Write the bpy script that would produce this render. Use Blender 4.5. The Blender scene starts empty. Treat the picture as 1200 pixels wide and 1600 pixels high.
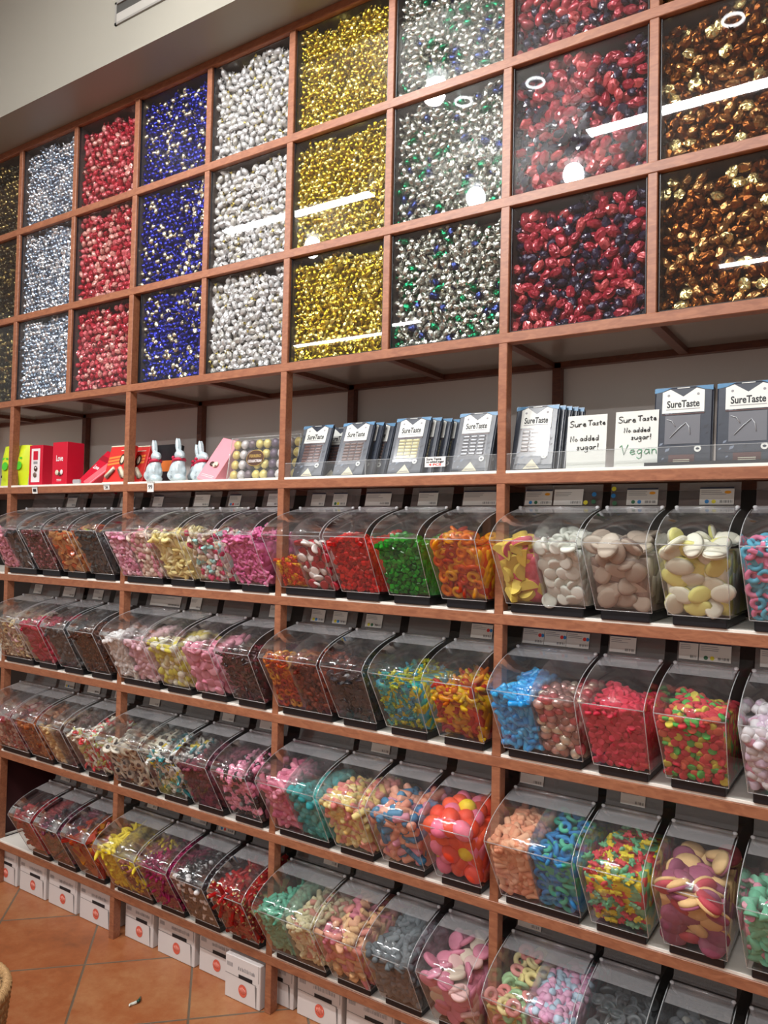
import bpy, math, random
import numpy as np
from mathutils import Vector, Matrix, Quaternion, Euler
random.seed(7)
rng = np.random.default_rng(7)
SC = bpy.context.scene
COL = SC.collection

# ---------------------------------------------------------------- camera
FPX = 1203.356
YAW, PITCH, ROLL = [math.radians(a) for a in (33.37886504, 1.73964012, 1.24979787)]
cy, sy, cp, sp = math.cos(YAW), math.sin(YAW), math.cos(PITCH), math.sin(PITCH)
FW = Vector((-sy*cp, cy*cp, sp)); _r = Vector((cy, sy, 0)); _u = _r.cross(FW)
RT = _r*math.cos(ROLL)+_u*math.sin(ROLL); UP = -_r*math.sin(ROLL)+_u*math.cos(ROLL)
CAM = Vector((0, -1.71, 1.376))
cam = bpy.data.cameras.new('camera'); camo = bpy.data.objects.new('camera', cam); COL.objects.link(camo)
cam.sensor_fit = 'VERTICAL'; cam.sensor_height = 24; cam.sensor_width = 18; cam.lens = FPX/1600*24
cam.clip_start = .05
camo.matrix_world = Matrix(((RT.x, UP.x, -FW.x, CAM.x), (RT.y, UP.y, -FW.y, CAM.y), (RT.z, UP.z, -FW.z, CAM.z), (0, 0, 0, 1)))
SC.camera = camo

def in_frame(p, m=40):          # what the photo shows nothing of is left out
    q = Vector(p)-CAM; z = q.dot(FW)
    if z < .05: return False
    x = 600+FPX*q.dot(RT)/z; y = 800-FPX*q.dot(UP)/z
    return -m < x < 1200+m and -m < y < 1600+m

# ---------------------------------------------------------------- view, world, lights
SC.view_settings.view_transform = 'Standard'; SC.view_settings.look = 'None'
SC.view_settings.gamma = 1; SC.view_settings.use_curve_mapping = False
SC.view_settings.exposure = 0.52
SC.cycles.transparent_max_bounces = 32
SC.cycles.max_bounces = 6; SC.cycles.diffuse_bounces = 3; SC.cycles.glossy_bounces = 3; SC.cycles.transmission_bounces = 4
SC.cycles.sample_clamp_indirect = 10
W = bpy.data.worlds.new('world'); SC.world = W; W.use_nodes = True
bg = W.node_tree.nodes['Background']; bg.inputs[0].default_value = (1.0, .93, .86, 1); bg.inputs[1].default_value = .20
CEIL = 3.42

def area(name, loc, sx, sy_, power, colr, rot=(0, 0, 0), shape='RECTANGLE'):
    l = bpy.data.lights.new(name, 'AREA'); l.shape = shape; l.size = sx; l.size_y = sy_; l.energy = power; l.color = colr
    o = bpy.data.objects.new(name, l); COL.objects.link(o); o.location = loc; o.rotation_euler = rot
    return o
TUBES = [(-.36, -1.80, 1.74, 46), (-3.06, -1.83, 1.16, 28), (-.2, -4.15, 1.6, 42), (-4.35, -4.26, 1.4, 34)]
for i, (x, y, L, P) in enumerate(TUBES):
    area('tube_light', (x, y, 3.33), L, .070, P*.85, (.98, .99, 1.0))
SPOTS = [(-1.632, -1.07, 11), (-1.944, -2.10, 14), (-1.388, -2.03, 14), (-3.162, -2.15, 7)]
for i, (x, y, P) in enumerate(SPOTS):
    l = bpy.data.lights.new('spot_bulb', 'POINT'); l.energy = P; l.shadow_soft_size = .050; l.color = (.93, .97, 1.0)
    o = bpy.data.objects.new('spot_bulb', l); COL.objects.link(o); o.location = (x, y, 3.27)
    l = bpy.data.lights.new('spot_beam', 'SPOT'); l.energy = P*(1.6 if i in (0, 3) else 3.6); l.spot_size = math.radians(95); l.spot_blend = .8; l.shadow_soft_size = .05; l.color = (1, .97, .93)
    o = bpy.data.objects.new('spot_beam', l); COL.objects.link(o); o.location = (x, y, 3.26)
    o.rotation_euler = Vector((.35, -y, -.95)).to_track_quat('-Z', 'Y').to_euler()

# ---------------------------------------------------------------- helpers
def lin(c): return c/12.92 if c <= .04045 else ((c+.055)/1.055)**2.4
def hx(s, a=1.0):
    s = s.lstrip('#'); return tuple(lin(int(s[i:i+2], 16)/255) for i in (0, 2, 4))+(a,)
_M = {}
def mat(name, col='#808080', rough=.5, metal=0.0, emit=0, trans=0, spec=.5, noise=0, nscale=40, bump=0, bscale=200, coat=0, transl=0):
    if name in _M: return _M[name]
    m = bpy.data.materials.new(name); m.use_nodes = True; nt = m.node_tree; b = nt.nodes['Principled BSDF']
    c = hx(col) if isinstance(col, str) else col
    b.inputs['Base Color'].default_value = c; b.inputs['Roughness'].default_value = rough; b.inputs['Metallic'].default_value = metal
    b.inputs['Specular IOR Level'].default_value = spec; b.inputs['Coat Weight'].default_value = coat
    if trans: b.inputs['Transmission Weight'].default_value = trans
    if emit: b.inputs['Emission Color'].default_value = c; b.inputs['Emission Strength'].default_value = emit
    tc = nt.nodes.new('ShaderNodeTexCoord')
    if noise:
        n = nt.nodes.new('ShaderNodeTexNoise'); n.inputs['Scale'].default_value = nscale; n.inputs['Detail'].default_value = 3
        nt.links.new(tc.outputs['Object'], n.inputs['Vector'])
        mx = nt.nodes.new('ShaderNodeMix'); mx.data_type = 'RGBA'
        mx.inputs[6].default_value = tuple(min(1, v*(1-noise)) for v in c[:3])+(1,); mx.inputs[7].default_value = tuple(min(1, v*(1+noise)) for v in c[:3])+(1,)
        nt.links.new(n.outputs[0], mx.inputs[0]); nt.links.new(mx.outputs[2], b.inputs['Base Color'])
    if bump:
        n = nt.nodes.new('ShaderNodeTexNoise'); n.inputs['Scale'].default_value = bscale; nt.links.new(tc.outputs['Object'], n.inputs['Vector'])
        bp = nt.nodes.new('ShaderNodeBump'); bp.inputs['Strength'].default_value = bump; bp.inputs['Distance'].default_value = .002
        nt.links.new(n.outputs[0], bp.inputs['Height']); nt.links.new(bp.outputs[0], b.inputs['Normal'])
    if transl:
        t = nt.nodes.new('ShaderNodeBsdfTranslucent'); t.inputs[0].default_value = c
        mxs = nt.nodes.new('ShaderNodeMixShader'); mxs.inputs[0].default_value = transl
        nt.links.new(b.outputs[0], mxs.inputs[1]); nt.links.new(t.outputs[0], mxs.inputs[2])
        nt.links.new(mxs.outputs[0], nt.nodes['Material Output'].inputs[0])
    _M[name] = m; return m

def clear(name, tint=(.97, .98, .98), haze=.05, gloss=.5, rough=.03, hcol=(.8, .82, .84)):
    """clear sheet plastic or glass: straight-through light, mirror sheen by angle, a little haze"""
    if name in _M: return _M[name]
    m = bpy.data.materials.new(name); m.use_nodes = True; nt = m.node_tree
    for n in list(nt.nodes):
        if n.type != 'OUTPUT_MATERIAL': nt.nodes.remove(n)
    out = nt.nodes['Material Output'] if 'Material Output' in nt.nodes else nt.nodes.new('ShaderNodeOutputMaterial')
    t = nt.nodes.new('ShaderNodeBsdfTransparent'); t.inputs[0].default_value = tint+(1,)
    d = nt.nodes.new('ShaderNodeBsdfDiffuse'); d.inputs[0].default_value = hcol+(1,)
    g = nt.nodes.new('ShaderNodeBsdfGlossy'); g.inputs[0].default_value = (1, 1, 1, 1); g.inputs[1].default_value = rough
    lw = nt.nodes.new('ShaderNodeLayerWeight'); lw.inputs[0].default_value = .5
    pw = nt.nodes.new('ShaderNodeMath'); pw.operation = 'POWER'; pw.inputs[1].default_value = 5; nt.links.new(lw.outputs['Facing'], pw.inputs[0])
    mr = nt.nodes.new('ShaderNodeMath'); mr.operation = 'MULTIPLY_ADD'; mr.inputs[1].default_value = 1-gloss; mr.inputs[2].default_value = gloss
    nt.links.new(pw.outputs[0], mr.inputs[0])
    a = nt.nodes.new('ShaderNodeMixShader'); a.inputs[0].default_value = haze
    nt.links.new(t.outputs[0], a.inputs[1]); nt.links.new(d.outputs[0], a.inputs[2])
    b = nt.nodes.new('ShaderNodeMixShader'); nt.links.new(mr.outputs[0], b.inputs[0])
    nt.links.new(a.outputs[0], b.inputs[1]); nt.links.new(g.outputs[0], b.inputs[2])
    nt.links.new(b.outputs[0], out.inputs[0]); _M[name] = m; return m

class MB:
    def __init__(s): s.v = []; s.f = []; s.m = []; s.mats = []; s.sm = []
    def mi(s, m):
        if m not in s.mats: s.mats.append(m)
        return s.mats.index(m)
    def add(s, vs, fs, m, smooth=False):
        b = len(s.v); s.v += [tuple(v) for v in vs]; k = s.mi(m)
        for f in fs: s.f.append([b+i for i in f]); s.m.append(k); s.sm.append(smooth)
    def box(s, x0, x1, y0, y1, z0, z1, m, bev=0):
        if bev <= 0:
            s.add([(x, y, z) for x in (x0, x1) for y in (y0, y1) for z in (z0, z1)],
                  [(0, 1, 3, 2), (4, 6, 7, 5), (0, 4, 5, 1), (2, 3, 7, 6), (0, 2, 6, 4), (1, 5, 7, 3)], m); return
        b = bev; X = (x0, x1); Y = (y0, y1); Z = (z0, z1); vs = []; idx = {}
        for i in (0, 1):
            for j in (0, 1):
                for k in (0, 1):
                    sx = b if i == 0 else -b; sy2 = b if j == 0 else -b; sz = b if k == 0 else -b
                    for a, p in enumerate(((X[i], Y[j]+sy2, Z[k]+sz), (X[i]+sx, Y[j], Z[k]+sz), (X[i]+sx, Y[j]+sy2, Z[k]))):
                        idx[i, j, k, a] = len(vs); vs.append(p)
        fs = []
        for i in (0, 1): fs.append([idx[i, 0, 0, 0], idx[i, 1, 0, 0], idx[i, 1, 1, 0], idx[i, 0, 1, 0]][::1 if i else -1])
        for j in (0, 1): fs.append([idx[0, j, 0, 1], idx[1, j, 0, 1], idx[1, j, 1, 1], idx[0, j, 1, 1]][::-1 if j else 1])
        for k in (0, 1): fs.append([idx[0, 0, k, 2], idx[1, 0, k, 2], idx[1, 1, k, 2], idx[0, 1, k, 2]][::1 if k else -1])
        for j in (0, 1):
            for k in (0, 1): fs.append([idx[0, j, k, 1], idx[1, j, k, 1], idx[1, j, k, 2], idx[0, j, k, 2]])
        for i in (0, 1):
            for k in (0, 1): fs.append([idx[i, 0, k, 0], idx[i, 1, k, 0], idx[i, 1, k, 2], idx[i, 0, k, 2]])
        for i in (0, 1):
            for j in (0, 1): fs.append([idx[i, j, 0, 0], idx[i, j, 1, 0], idx[i, j, 1, 1], idx[i, j, 0, 1]])
        for i in (0, 1):
            for j in (0, 1):
                for k in (0, 1): fs.append([idx[i, j, k, 0], idx[i, j, k, 1], idx[i, j, k, 2]])
        s.add(vs, fs, m)
    def rect(s, x0, x1, z0, z1, y, m):            # a printed patch facing -Y
        s.add([(x0, y, z0), (x1, y, z0), (x1, y, z1), (x0, y, z1)], [(0, 1, 2, 3)], m)
    def disc(s, cx, cz, rx, rz, y, m, n=24):
        s.add([(cx+rx*math.cos(2*math.pi*i/n), y, cz+rz*math.sin(2*math.pi*i/n)) for i in range(n)], [list(range(n))], m)
    def tube(s, pts, r, m, n=8, caps=True):
        pts = [Vector(p) for p in pts]; rings = []
        for i, p in enumerate(pts):
            d = (pts[min(i+1, len(pts)-1)]-pts[max(i-1, 0)]).normalized()
            a = d.cross(Vector((0, 0, 1))) if abs(d.z) < .9 else d.cross(Vector((1, 0, 0))); a.normalize(); b = d.cross(a)
            rr = r[i] if isinstance(r, (list, tuple)) else r
            rings.append([p+a*rr*math.cos(2*math.pi*k/n)+b*rr*math.sin(2*math.pi*k/n) for k in range(n)])
        vs = [v for q in rings for v in q]; fs = []
        for i in range(len(pts)-1):
            for k in range(n): fs.append((i*n+k, i*n+(k+1) % n, (i+1)*n+(k+1) % n, (i+1)*n+k))
        if caps: fs += [list(range(n))[::-1], [(len(pts)-1)*n+k for k in range(n)]]
        s.add(vs, fs, m, True)
    def ell(s, c, r, m, nu=12, nv=8, R=None):
        vs = []; fs = []
        for j in range(1, nv):
            t = math.pi*j/nv
            for i in range(nu):
                p = 2*math.pi*i/nu; vs.append(Vector((r[0]*math.sin(t)*math.cos(p), r[1]*math.sin(t)*math.sin(p), r[2]*math.cos(t))))
        vs += [Vector((0, 0, r[2])), Vector((0, 0, -r[2]))]; T = len(vs)-2
        for j in range(nv-2):
            for i in range(nu): fs.append((j*nu+i, (j+1)*nu+i, (j+1)*nu+(i+1) % nu, j*nu+(i+1) % nu))
        for i in range(nu): fs += [(T, i, (i+1) % nu), (T+1, (nv-2)*nu+(i+1) % nu, (nv-2)*nu+i)]
        if R is not None: vs = [R @ v for v in vs]
        s.add([v+Vector(c) for v in vs], fs, m, True)
    def lathe(s, prof, c, m, n=16):
        vs = [(c[0]+r*math.cos(2*math.pi*i/n), c[1]+r*math.sin(2*math.pi*i/n), c[2]+z) for r, z in prof for i in range(n)]
        fs = [(j*n+i, j*n+(i+1) % n, (j+1)*n+(i+1) % n, (j+1)*n+i) for j in range(len(prof)-1) for i in range(n)]
        fs += [list(range(n))[::-1], [(len(prof)-1)*n+i for i in range(n)]]
        s.add(vs, fs, m, True)
    def mesh(s, name):
        me = bpy.data.meshes.new(name); me.from_pydata(s.v, [], s.f)
        for m in s.mats: me.materials.append(m)
        me.polygons.foreach_set('material_index', s.m); me.polygons.foreach_set('use_smooth', s.sm); me.update(); return me
    def build(s, name, parent=None): return link(name, s.mesh(name), parent)

def link(name, me, parent=None):
    o = bpy.data.objects.new(name, me); COL.objects.link(o)
    if parent is not None: o.parent = parent
    return o
def tag(o, label=None, cat=None, group=None, kind=None):
    if label: o['label'] = label
    if cat: o['category'] = cat
    if group: o['group'] = group
    if kind: o['kind'] = kind
    return o
def thing(name, label, cat, loc=(0, 0, 0), rot=(0, 0, 0), group=None):
    o = bpy.data.objects.new(name, None); COL.objects.link(o); o.location = loc; o.rotation_euler = rot; o.empty_display_size = .05
    return tag(o, label, cat, group)
def struct(o): o['kind'] = 'structure'; return o
def baked(me, mods):
    o = bpy.data.objects.new('bake', me); COL.objects.link(o)
    for t, kw in mods:
        m = o.modifiers.new('m', t)
        for k, v in kw.items(): setattr(m, k, v)
    dg = bpy.context.evaluated_depsgraph_get(); dg.update()
    r = bpy.data.meshes.new_from_object(o.evaluated_get(dg), depsgraph=dg); bpy.data.objects.remove(o); return r
def textmesh(txt, size, m, width=None, bold=0):
    c = bpy.data.curves.new('t', 'FONT'); c.body = txt; c.size = size; c.align_x = 'CENTER'; c.align_y = 'CENTER'; c.offset = bold; c.resolution_u = 3
    o = bpy.data.objects.new('t', c); COL.objects.link(o)
    dg = bpy.context.evaluated_depsgraph_get(); dg.update()
    me = bpy.data.meshes.new_from_object(o.evaluated_get(dg), depsgraph=dg); bpy.data.objects.remove(o)
    co = np.empty(len(me.vertices)*3); me.vertices.foreach_get('co', co); co = co.reshape(-1, 3)
    if width and len(co): co[:, 0] *= width/max(1e-6, np.ptp(co[:, 0]))
    return co, [list(p.vertices) for p in me.polygons]
def puttext(mb, txt, size, m, cx, cz, y, width=None, bold=0):
    co, fs = textmesh(txt, size, m, width, bold)
    mb.add([(cx+a[0], y, cz+a[1]) for a in co], fs, m)

# ---------------------------------------------------------------- materials of the place
def wood_mat(name, c1, c2, rough=.42):
    m = bpy.data.materials.new(name); m.use_nodes = True; nt = m.node_tree; b = nt.nodes['Principled BSDF']
    tc = nt.nodes.new('ShaderNodeTexCoord'); mp = nt.nodes.new('ShaderNodeMapping'); mp.inputs['Scale'].default_value = (9, 30, 30)
    n = nt.nodes.new('ShaderNodeTexNoise'); n.inputs['Scale'].default_value = 3; n.inputs['Detail'].default_value = 6; n.inputs['Distortion'].default_value = 1.2
    r = nt.nodes.new('ShaderNodeValToRGB'); r.color_ramp.elements[0].position = .35; r.color_ramp.elements[1].position = .68
    r.color_ramp.elements[0].color = hx(c1); r.color_ramp.elements[1].color = hx(c2)
    nt.links.new(tc.outputs['Object'], mp.inputs[0]); nt.links.new(mp.outputs[0], n.inputs['Vector'])
    nt.links.new(n.outputs[0], r.inputs[0]); nt.links.new(r.outputs[0], b.inputs['Base Color']); b.inputs['Roughness'].default_value = rough
    _M[name] = m; return m
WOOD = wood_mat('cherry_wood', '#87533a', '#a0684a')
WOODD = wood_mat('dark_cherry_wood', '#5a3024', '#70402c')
LAMI = mat('cream_laminate', '#efe9df', .35)
BACKP = mat('grey_back_panel', '#dcd5d0', .3)
DARKP = mat('dark_back_panel', '#2c2422', .5)
LINER = mat('taupe_case_liner', '#4a423f', .25)
GLASS = clear('case_glass', (.985, .985, .985), .004, .034, .015)
ACRY = clear('clear_acrylic', (.975, .98, .98), .03, .048, .04)
LIDM = clear('clear_lid', (.985, .99, .99), .012, .035, .06)
RIM = clear('acrylic_edge', (.9, .93, .93), .30, .12, .1, (.78, .8, .82))
FROST = clear('frosted_hinge_plastic', (.9, .9, .92), .20, .16, .14, (.75, .75, .77))
PART = clear('bin_partition_plastic', (.93, .94, .94), .22, .06, .1, (.6, .58, .58))
HOLD = clear('label_holder_plastic', (.85, .85, .86), .22, .06, .08, (.42, .38, .37))
BLACK = mat('black_plastic', '#15151a', .35)
PAPER = mat('white_paper', '#d8d4ce', .6)
PAPER2 = mat('bright_paper', '#e6e4e0', .6)
INK = mat('black_ink', '#1c1c20', .6); INKG = mat('grey_ink', '#8c8a8c', .6); NAVY = mat('navy_ink', '#23283e', .5)
DB = mat('blue_sticker', '#2a7fc0', .5); DY = mat('yellow_sticker', '#d8cc2a', .5); DR = mat('red_sticker', '#d8352c', .5)
DG = mat('green_sticker', '#2c6440', .5); DO = mat('orange_sticker', '#e59a1e', .5)

# ---------------------------------------------------------------- the setting
def floor_mat():
    m = bpy.data.materials.new('terracotta_tiles'); m.use_nodes = True; nt = m.node_tree; b = nt.nodes['Principled BSDF']; N = nt.nodes.new; L = nt.links.new
    tc = N('ShaderNodeTexCoord'); sx = N('ShaderNodeSeparateXYZ'); L(tc.outputs['Object'], sx.inputs[0])
    def M(op, a, c=None):
        n = N('ShaderNodeMath'); n.operation = op
        for i, q in enumerate((a, c)):
            if q is None: continue
            if isinstance(q, (int, float)): n.inputs[i].default_value = q
            else: L(q, n.inputs[i])
        return n.outputs[0]
    U = M('DIVIDE', M('ADD', M('ADD', sx.outputs[0], sx.outputs[1]), 2.271), .4705)
    V = M('DIVIDE', M('ADD', M('SUBTRACT', sx.outputs[0], sx.outputs[1]), 1.98), .4725)
    def edge(t): return M('ABSOLUTE', M('SUBTRACT', M('FRACT', M('ADD', t, .5)), .5))
    d = M('MINIMUM', edge(U), edge(V))
    nz = N('ShaderNodeTexNoise'); nz.inputs['Scale'].default_value = 60; L(tc.outputs['Object'], nz.inputs['Vector'])
    d = M('ADD', d, M('MULTIPLY', M('SUBTRACT', nz.outputs[0], .5), .006))
    g = N('ShaderNodeMapRange'); g.inputs[1].default_value = .007; g.inputs[2].default_value = .013; L(d, g.inputs[0])
    cb = N('ShaderNodeCombineXYZ'); L(M('FLOOR', U), cb.inputs[0]); L(M('FLOOR', V), cb.inputs[1])
    wn = N('ShaderNodeTexWhiteNoise'); L(cb.outputs[0], wn.inputs[0])
    n1 = N('ShaderNodeTexNoise'); n1.inputs['Scale'].default_value = 7; n1.inputs['Detail'].default_value = 8; n1.inputs['Roughness'].default_value = .65
    L(tc.outputs['Object'], n1.inputs['Vector'])
    n2 = N('ShaderNodeTexNoise'); n2.inputs['Scale'].default_value = 34; n2.inputs['Detail'].default_value = 6; n2.inputs['Roughness'].default_value = .7; L(tc.outputs['Object'], n2.inputs['Vector'])
    f = M('ADD', M('ADD', M('MULTIPLY', n1.outputs[0], .62), M('MULTIPLY', n2.outputs[0], .36)), M('MULTIPLY', wn.outputs[0], .16))
    r = N('ShaderNodeValToRGB'); e = r.color_ramp.elements; e[0].position = .3; e[0].color = hx('#7d4a2e'); e[1].position = .80; e[1].color = hx('#b28258')
    k = e.new(.5); k.color = hx('#9c5a34'); L(f, r.inputs[0])
    mx = N('ShaderNodeMix'); mx.data_type = 'RGBA'; mx.inputs[6].default_value = hx('#6a5c4c'); L(g.outputs[0], mx.inputs[0]); L(r.outputs[0], mx.inputs[7])
    L(mx.outputs[2], b.inputs['Base Color']); b.inputs['Roughness'].default_value = .42
    bp = N('ShaderNodeBump'); bp.inputs['Distance'].default_value = .002; bp.inputs['Strength'].default_value = .6
    L(M('ADD', M('MULTIPLY', n1.outputs[0], .3), g.outputs[0]), bp.inputs['Height']); L(bp.outputs[0], b.inputs['Normal'])
    return m
mb = MB(); mb.box(-7, 3.5, -6, .45, -.05, 0, floor_mat()); struct(mb.build('floor'))
WALLM = mat('painted_wall', '#b9b4aa', .6, noise=.04, nscale=3)
mb = MB(); mb.box(-7, 3.5, .36, .45, 0, CEIL, WALLM); struct(mb.build('wall_back'))
mb = MB(); mb.box(-7, 3.5, -6, .45, CEIL, CEIL+.05, mat('ceiling_paint', '#d6d2ca', .6)); struct(mb.build('ceiling'))
BULK = mat('bulkhead_paint', '#8b887e', .4, noise=.03, nscale=2)
mb = MB(); mb.box(-7, 3.5, -.16, .36, 2.896, CEIL, BULK); struct(mb.build('wall_bulkhead'))
t = thing('air_vent', 'long slotted metal air vent high on the grey bulkhead', 'vent', (-2.105, -.16, 3.008))
GM = mat('vent_metal', '#8d8b86', .4, .3)
mb = MB(); L_ = 1.3
mb.box(0, L_, -.006, 0, 0, .007, GM); mb.box(0, L_, -.006, 0, .068, .075, GM); mb.box(0, .009, -.006, 0, 0, .075, GM); mb.box(L_-.009, L_, -.006, 0, 0, .075, GM)
mb.build('frame', t)
mb = MB(); mb.add([(.009, -.001, .068), (L_-.009, -.001, .068), (L_-.009, -.004, .036), (.009, -.004, .036)], [(0, 3, 2, 1)], mat('vent_dark', '#3a3936', .6)); mb.build('slot', t)
mb = MB(); mb.box(.009, L_-.009, -.005, -.001, .007, .036, mat('vent_blade', '#a8a59f', .35, .2)); mb.build('blade', t)

# ---------------------------------------------------------------- shelving
UPR = [-3.59, -2.890, -2.190, -1.490, -.790, -.090]
MID = [-3.24, -2.537, -1.837, -1.137, -.439]
ZG = [1.862, 2.198, 2.545, 2.884]
ZS = [1.519, 1.180, .840, .498, .152]
H = .0115
rack = thing('shelving_unit', 'tall cherry wood shelving unit with square grid above and bin shelves below', 'shelving', (-1.84, 0, 0))
def rpart(mbx, name): o = mbx.build(name, rack); o.location = (1.84, 0, 0); return o
for x in UPR:
    mb = MB(); mb.box(x-H, x+H, 0, .03, 0, 2.896, WOOD, .0015); rpart(mb, 'post')
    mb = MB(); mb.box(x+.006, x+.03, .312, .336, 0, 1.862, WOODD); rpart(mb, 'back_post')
for x in MID:
    mb = MB(); mb.box(x-H*.92, x+H*.92, .001, .03, 1.862, 2.884, WOOD, .0015); rpart(mb, 'grid_post')
x0, x1 = -3.59, -.09
for z in ZG+ZS:
    mb = MB(); hh = H+.001
    mb.box(x0, x1, -.0012, .028, z-hh, z+hh, WOOD, .0015); rpart(mb, 'rail')
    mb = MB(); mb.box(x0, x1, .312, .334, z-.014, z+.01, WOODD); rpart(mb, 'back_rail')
    for x in UPR+(MID if z in ZG else []):
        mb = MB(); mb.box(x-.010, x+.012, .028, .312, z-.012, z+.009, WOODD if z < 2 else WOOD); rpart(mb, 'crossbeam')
for z in ZG[1:3]:
    mb = MB(); mb.box(x0, x1, .03, .31, z+.002, z+.010, mat('grid_board', '#4b3c34', .4)); rpart(mb, 'grid_shelf')
mb = MB(); mb.box(x0, x1, .03, .31, 1.864, 1.872, mat('glossy_underside', '#8c827a', .14)); rpart(mb, 'grid_shelf')
for z in ZS:
    for a, b in zip(UPR[:-1], UPR[1:]):
        mb = MB(); mb.box(a+H+.0005, b-H-.0005, .0002, .312, z+H+.001, z+H+.0085, LAMI, .001); rpart(mb, 'shelf_board')
mb = MB(); mb.box(x0, x1, .338, .352, 1.519, 1.862, BACKP); rpart(mb, 'display_back_panel')
mb = MB(); mb.box(x0, x1, .338, .352, .0, 1.519, DARKP); rpart(mb, 'bin_back_panel')
mb = MB(); mb.box(x0, x1, .338, .352, 1.862, 2.896, DARKP); rpart(mb, 'grid_back_panel')
mb = MB(); mb.box(x0, x1, .02, .338, 2.8965-.008, 2.8955, WOODD); rpart(mb, 'top_board')
for x in UPR[1:2]:
    mb = MB(); mb.box(x-.045, x-.02, .03, .31, .0, .49, mat('maroon_side', '#3a1418', .5)); rpart(mb, 'side_panel')

# ---------------------------------------------------------------- sweet shapes (long axis X, flat axis Z, size 1)
def jitter(vs, a): return [Vector(v)+Vector(rng.normal(0, a, 3)) for v in vs]
def S_twist(mb, m, m2=None, fat=.5, crink=.02):
    b = MB(); b.ell((0, 0, 0), (.38, .27, .24), m, 10, 7)
    vs = jitter(b.v, crink); mb.add(vs, b.f, m, False)
    for s in (-1, 1):
        n = 7; ring = []; mid = []
        for i in range(n):
            a = 2*math.pi*i/n; rr = .155+.05*((i % 2)*2-1)
            ring.append(Vector((s*(.54+.03*((i % 2)*2-1)), rr*math.cos(a), .6*rr*math.sin(a))))
            mid.append(Vector((s*.33, .05*math.cos(a), .05*math.sin(a))))
        fs = [(i, (i+1) % n, n+(i+1) % n, n+i) for i in range(n)]
        mb.add(mid+jitter(ring, .02), fs, m2 or m, False)
def S_foilegg(mb, m, m2=None):
    b = MB(); b.ell((0, 0, 0), (.5, .34, .28), m, 10, 7); mb.add(jitter(b.v, .03), b.f, m, False)
def S_foildisc(mb, m, m2=None):
    b = MB(); b.ell((0, 0, 0), (.5, .44, .16), m, 14, 6); mb.add(jitter(b.v, .025), b.f, m, False)
def S_egg(mb, m, m2=None): mb.ell((0, 0, 0), (.5, .40, .38), m, 12, 8)
def S_pebble(mb, m, m2=None):
    b = MB(); b.ell((0, 0, 0), (.5, .42, .28), m, 12, 8); mb.add(jitter(b.v, .015), b.f, m, True)
def S_disc(mb, m, m2=None):
    n = 18; pr = [(.38, -.13), (.48, -.09), (.5, 0), (.48, .09), (.38, .13)]
    mb.lathe(pr, (0, 0, 0), m, n)
def S_thick(mb, m, m2=None):
    mb.lathe([(.38, -.2), (.48, -.15), (.5, 0), (.48, .15), (.38, .2)], (0, 0, 0), m, 16)
def S_coin(mb, m, m2=None):
    mb.lathe([(.45, -.09), (.5, -.07), (.5, .07), (.45, .10), (.38, .06), (.2, .05), (.17, .09), (.02, .09)], (0, 0, 0), m, 18)
def S_ring(mb, m, m2=None):
    R, r = .33, .165; nu, nv = 16, 8; vs = []; fs = []
    for i in range(nu):
        a = 2*math.pi*i/nu
        for j in range(nv):
            t = 2*math.pi*j/nv; vs.append(((R+r*math.cos(t))*math.cos(a), (R+r*math.cos(t))*math.sin(a), r*.85*math.sin(t)))
    fs = [(i*nv+j, ((i+1) % nu)*nv+j, ((i+1) % nu)*nv+(j+1) % nv, i*nv+(j+1) % nv) for i in range(nu) for j in range(nv)]
    b0 = [f for f in fs if f[0]//nv < nu//2]; b1 = [f for f in fs if f[0]//nv >= nu//2]
    mb.add(vs, b0, m, True); mb.add(vs, b1, m2 or m, True)
def S_rod(mb, m, m2=None, r=.17, n=8):
    xs = [-.5, -.47, -.4]+[-.2, 0, .2]+[.4, .47, .5]; rs = [r*.45, r*.8, r, r, r, r, r, r*.8, r*.45]
    if m2 is None: mb.tube([(x, 0, 0) for x in xs], rs, m, n)
    else:
        mb.tube([(x, 0, 0) for x in xs[:5]], rs[:5], m, n); mb.tube([(x, 0, 0) for x in xs[4:]], rs[4:], m2, n)
def S_fat(mb, m, m2=None): S_rod(mb, m, m2, .24, 10)
def S_thin(mb, m, m2=None): S_rod(mb, m, None, .07, 6)
def S_tipped(mb, m, m2=None):
    mb.tube([(-.5, 0, 0), (-.25, .01, 0), (0, 0, .01), (.25, -.01, 0), (.5, 0, 0)], .075, m, 8)
    mb.ell((.5, 0, 0), (.015, .055, .055), m2 or m, 8, 5); mb.ell((-.5, 0, 0), (.015, .055, .055), m2 or m, 8, 5)
def S_worm(mb, m, m2=None):
    P = [(-.5+i*.125, .16*math.sin(i*1.0), .05*math.cos(i*1.3)) for i in range(9)]
    R = [.05, .09, .11, .12, .12, .12, .11, .09, .05]
    mb.tube(P[:5], R[:5], m, 8); mb.tube(P[4:], R[4:], m2 or m, 8)
def S_banana(mb, m, m2=None):
    P = [(-.5+i/8, .20*(1-((i-4)/4)**2)-.1, 0) for i in range(9)]
    mb.tube(P, [.04, .10, .14, .155, .16, .155, .14, .10, .04], m, 10)
def S_cube(mb, m, m2=None): mb.box(-.34, .34, -.32, .32, -.30, .30, m, .09)
def S_pillow(mb, m, m2=None): mb.box(-.5, .5, -.32, .32, -.2, .2, m, .10)
def S_slab(mb, m, m2=None):
    mb.box(-.5, .5, -.36, .36, -.12, .0, m, .03); mb.box(-.5, .5, -.36, .36, .0, .12, m2 or m, .03)
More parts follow.
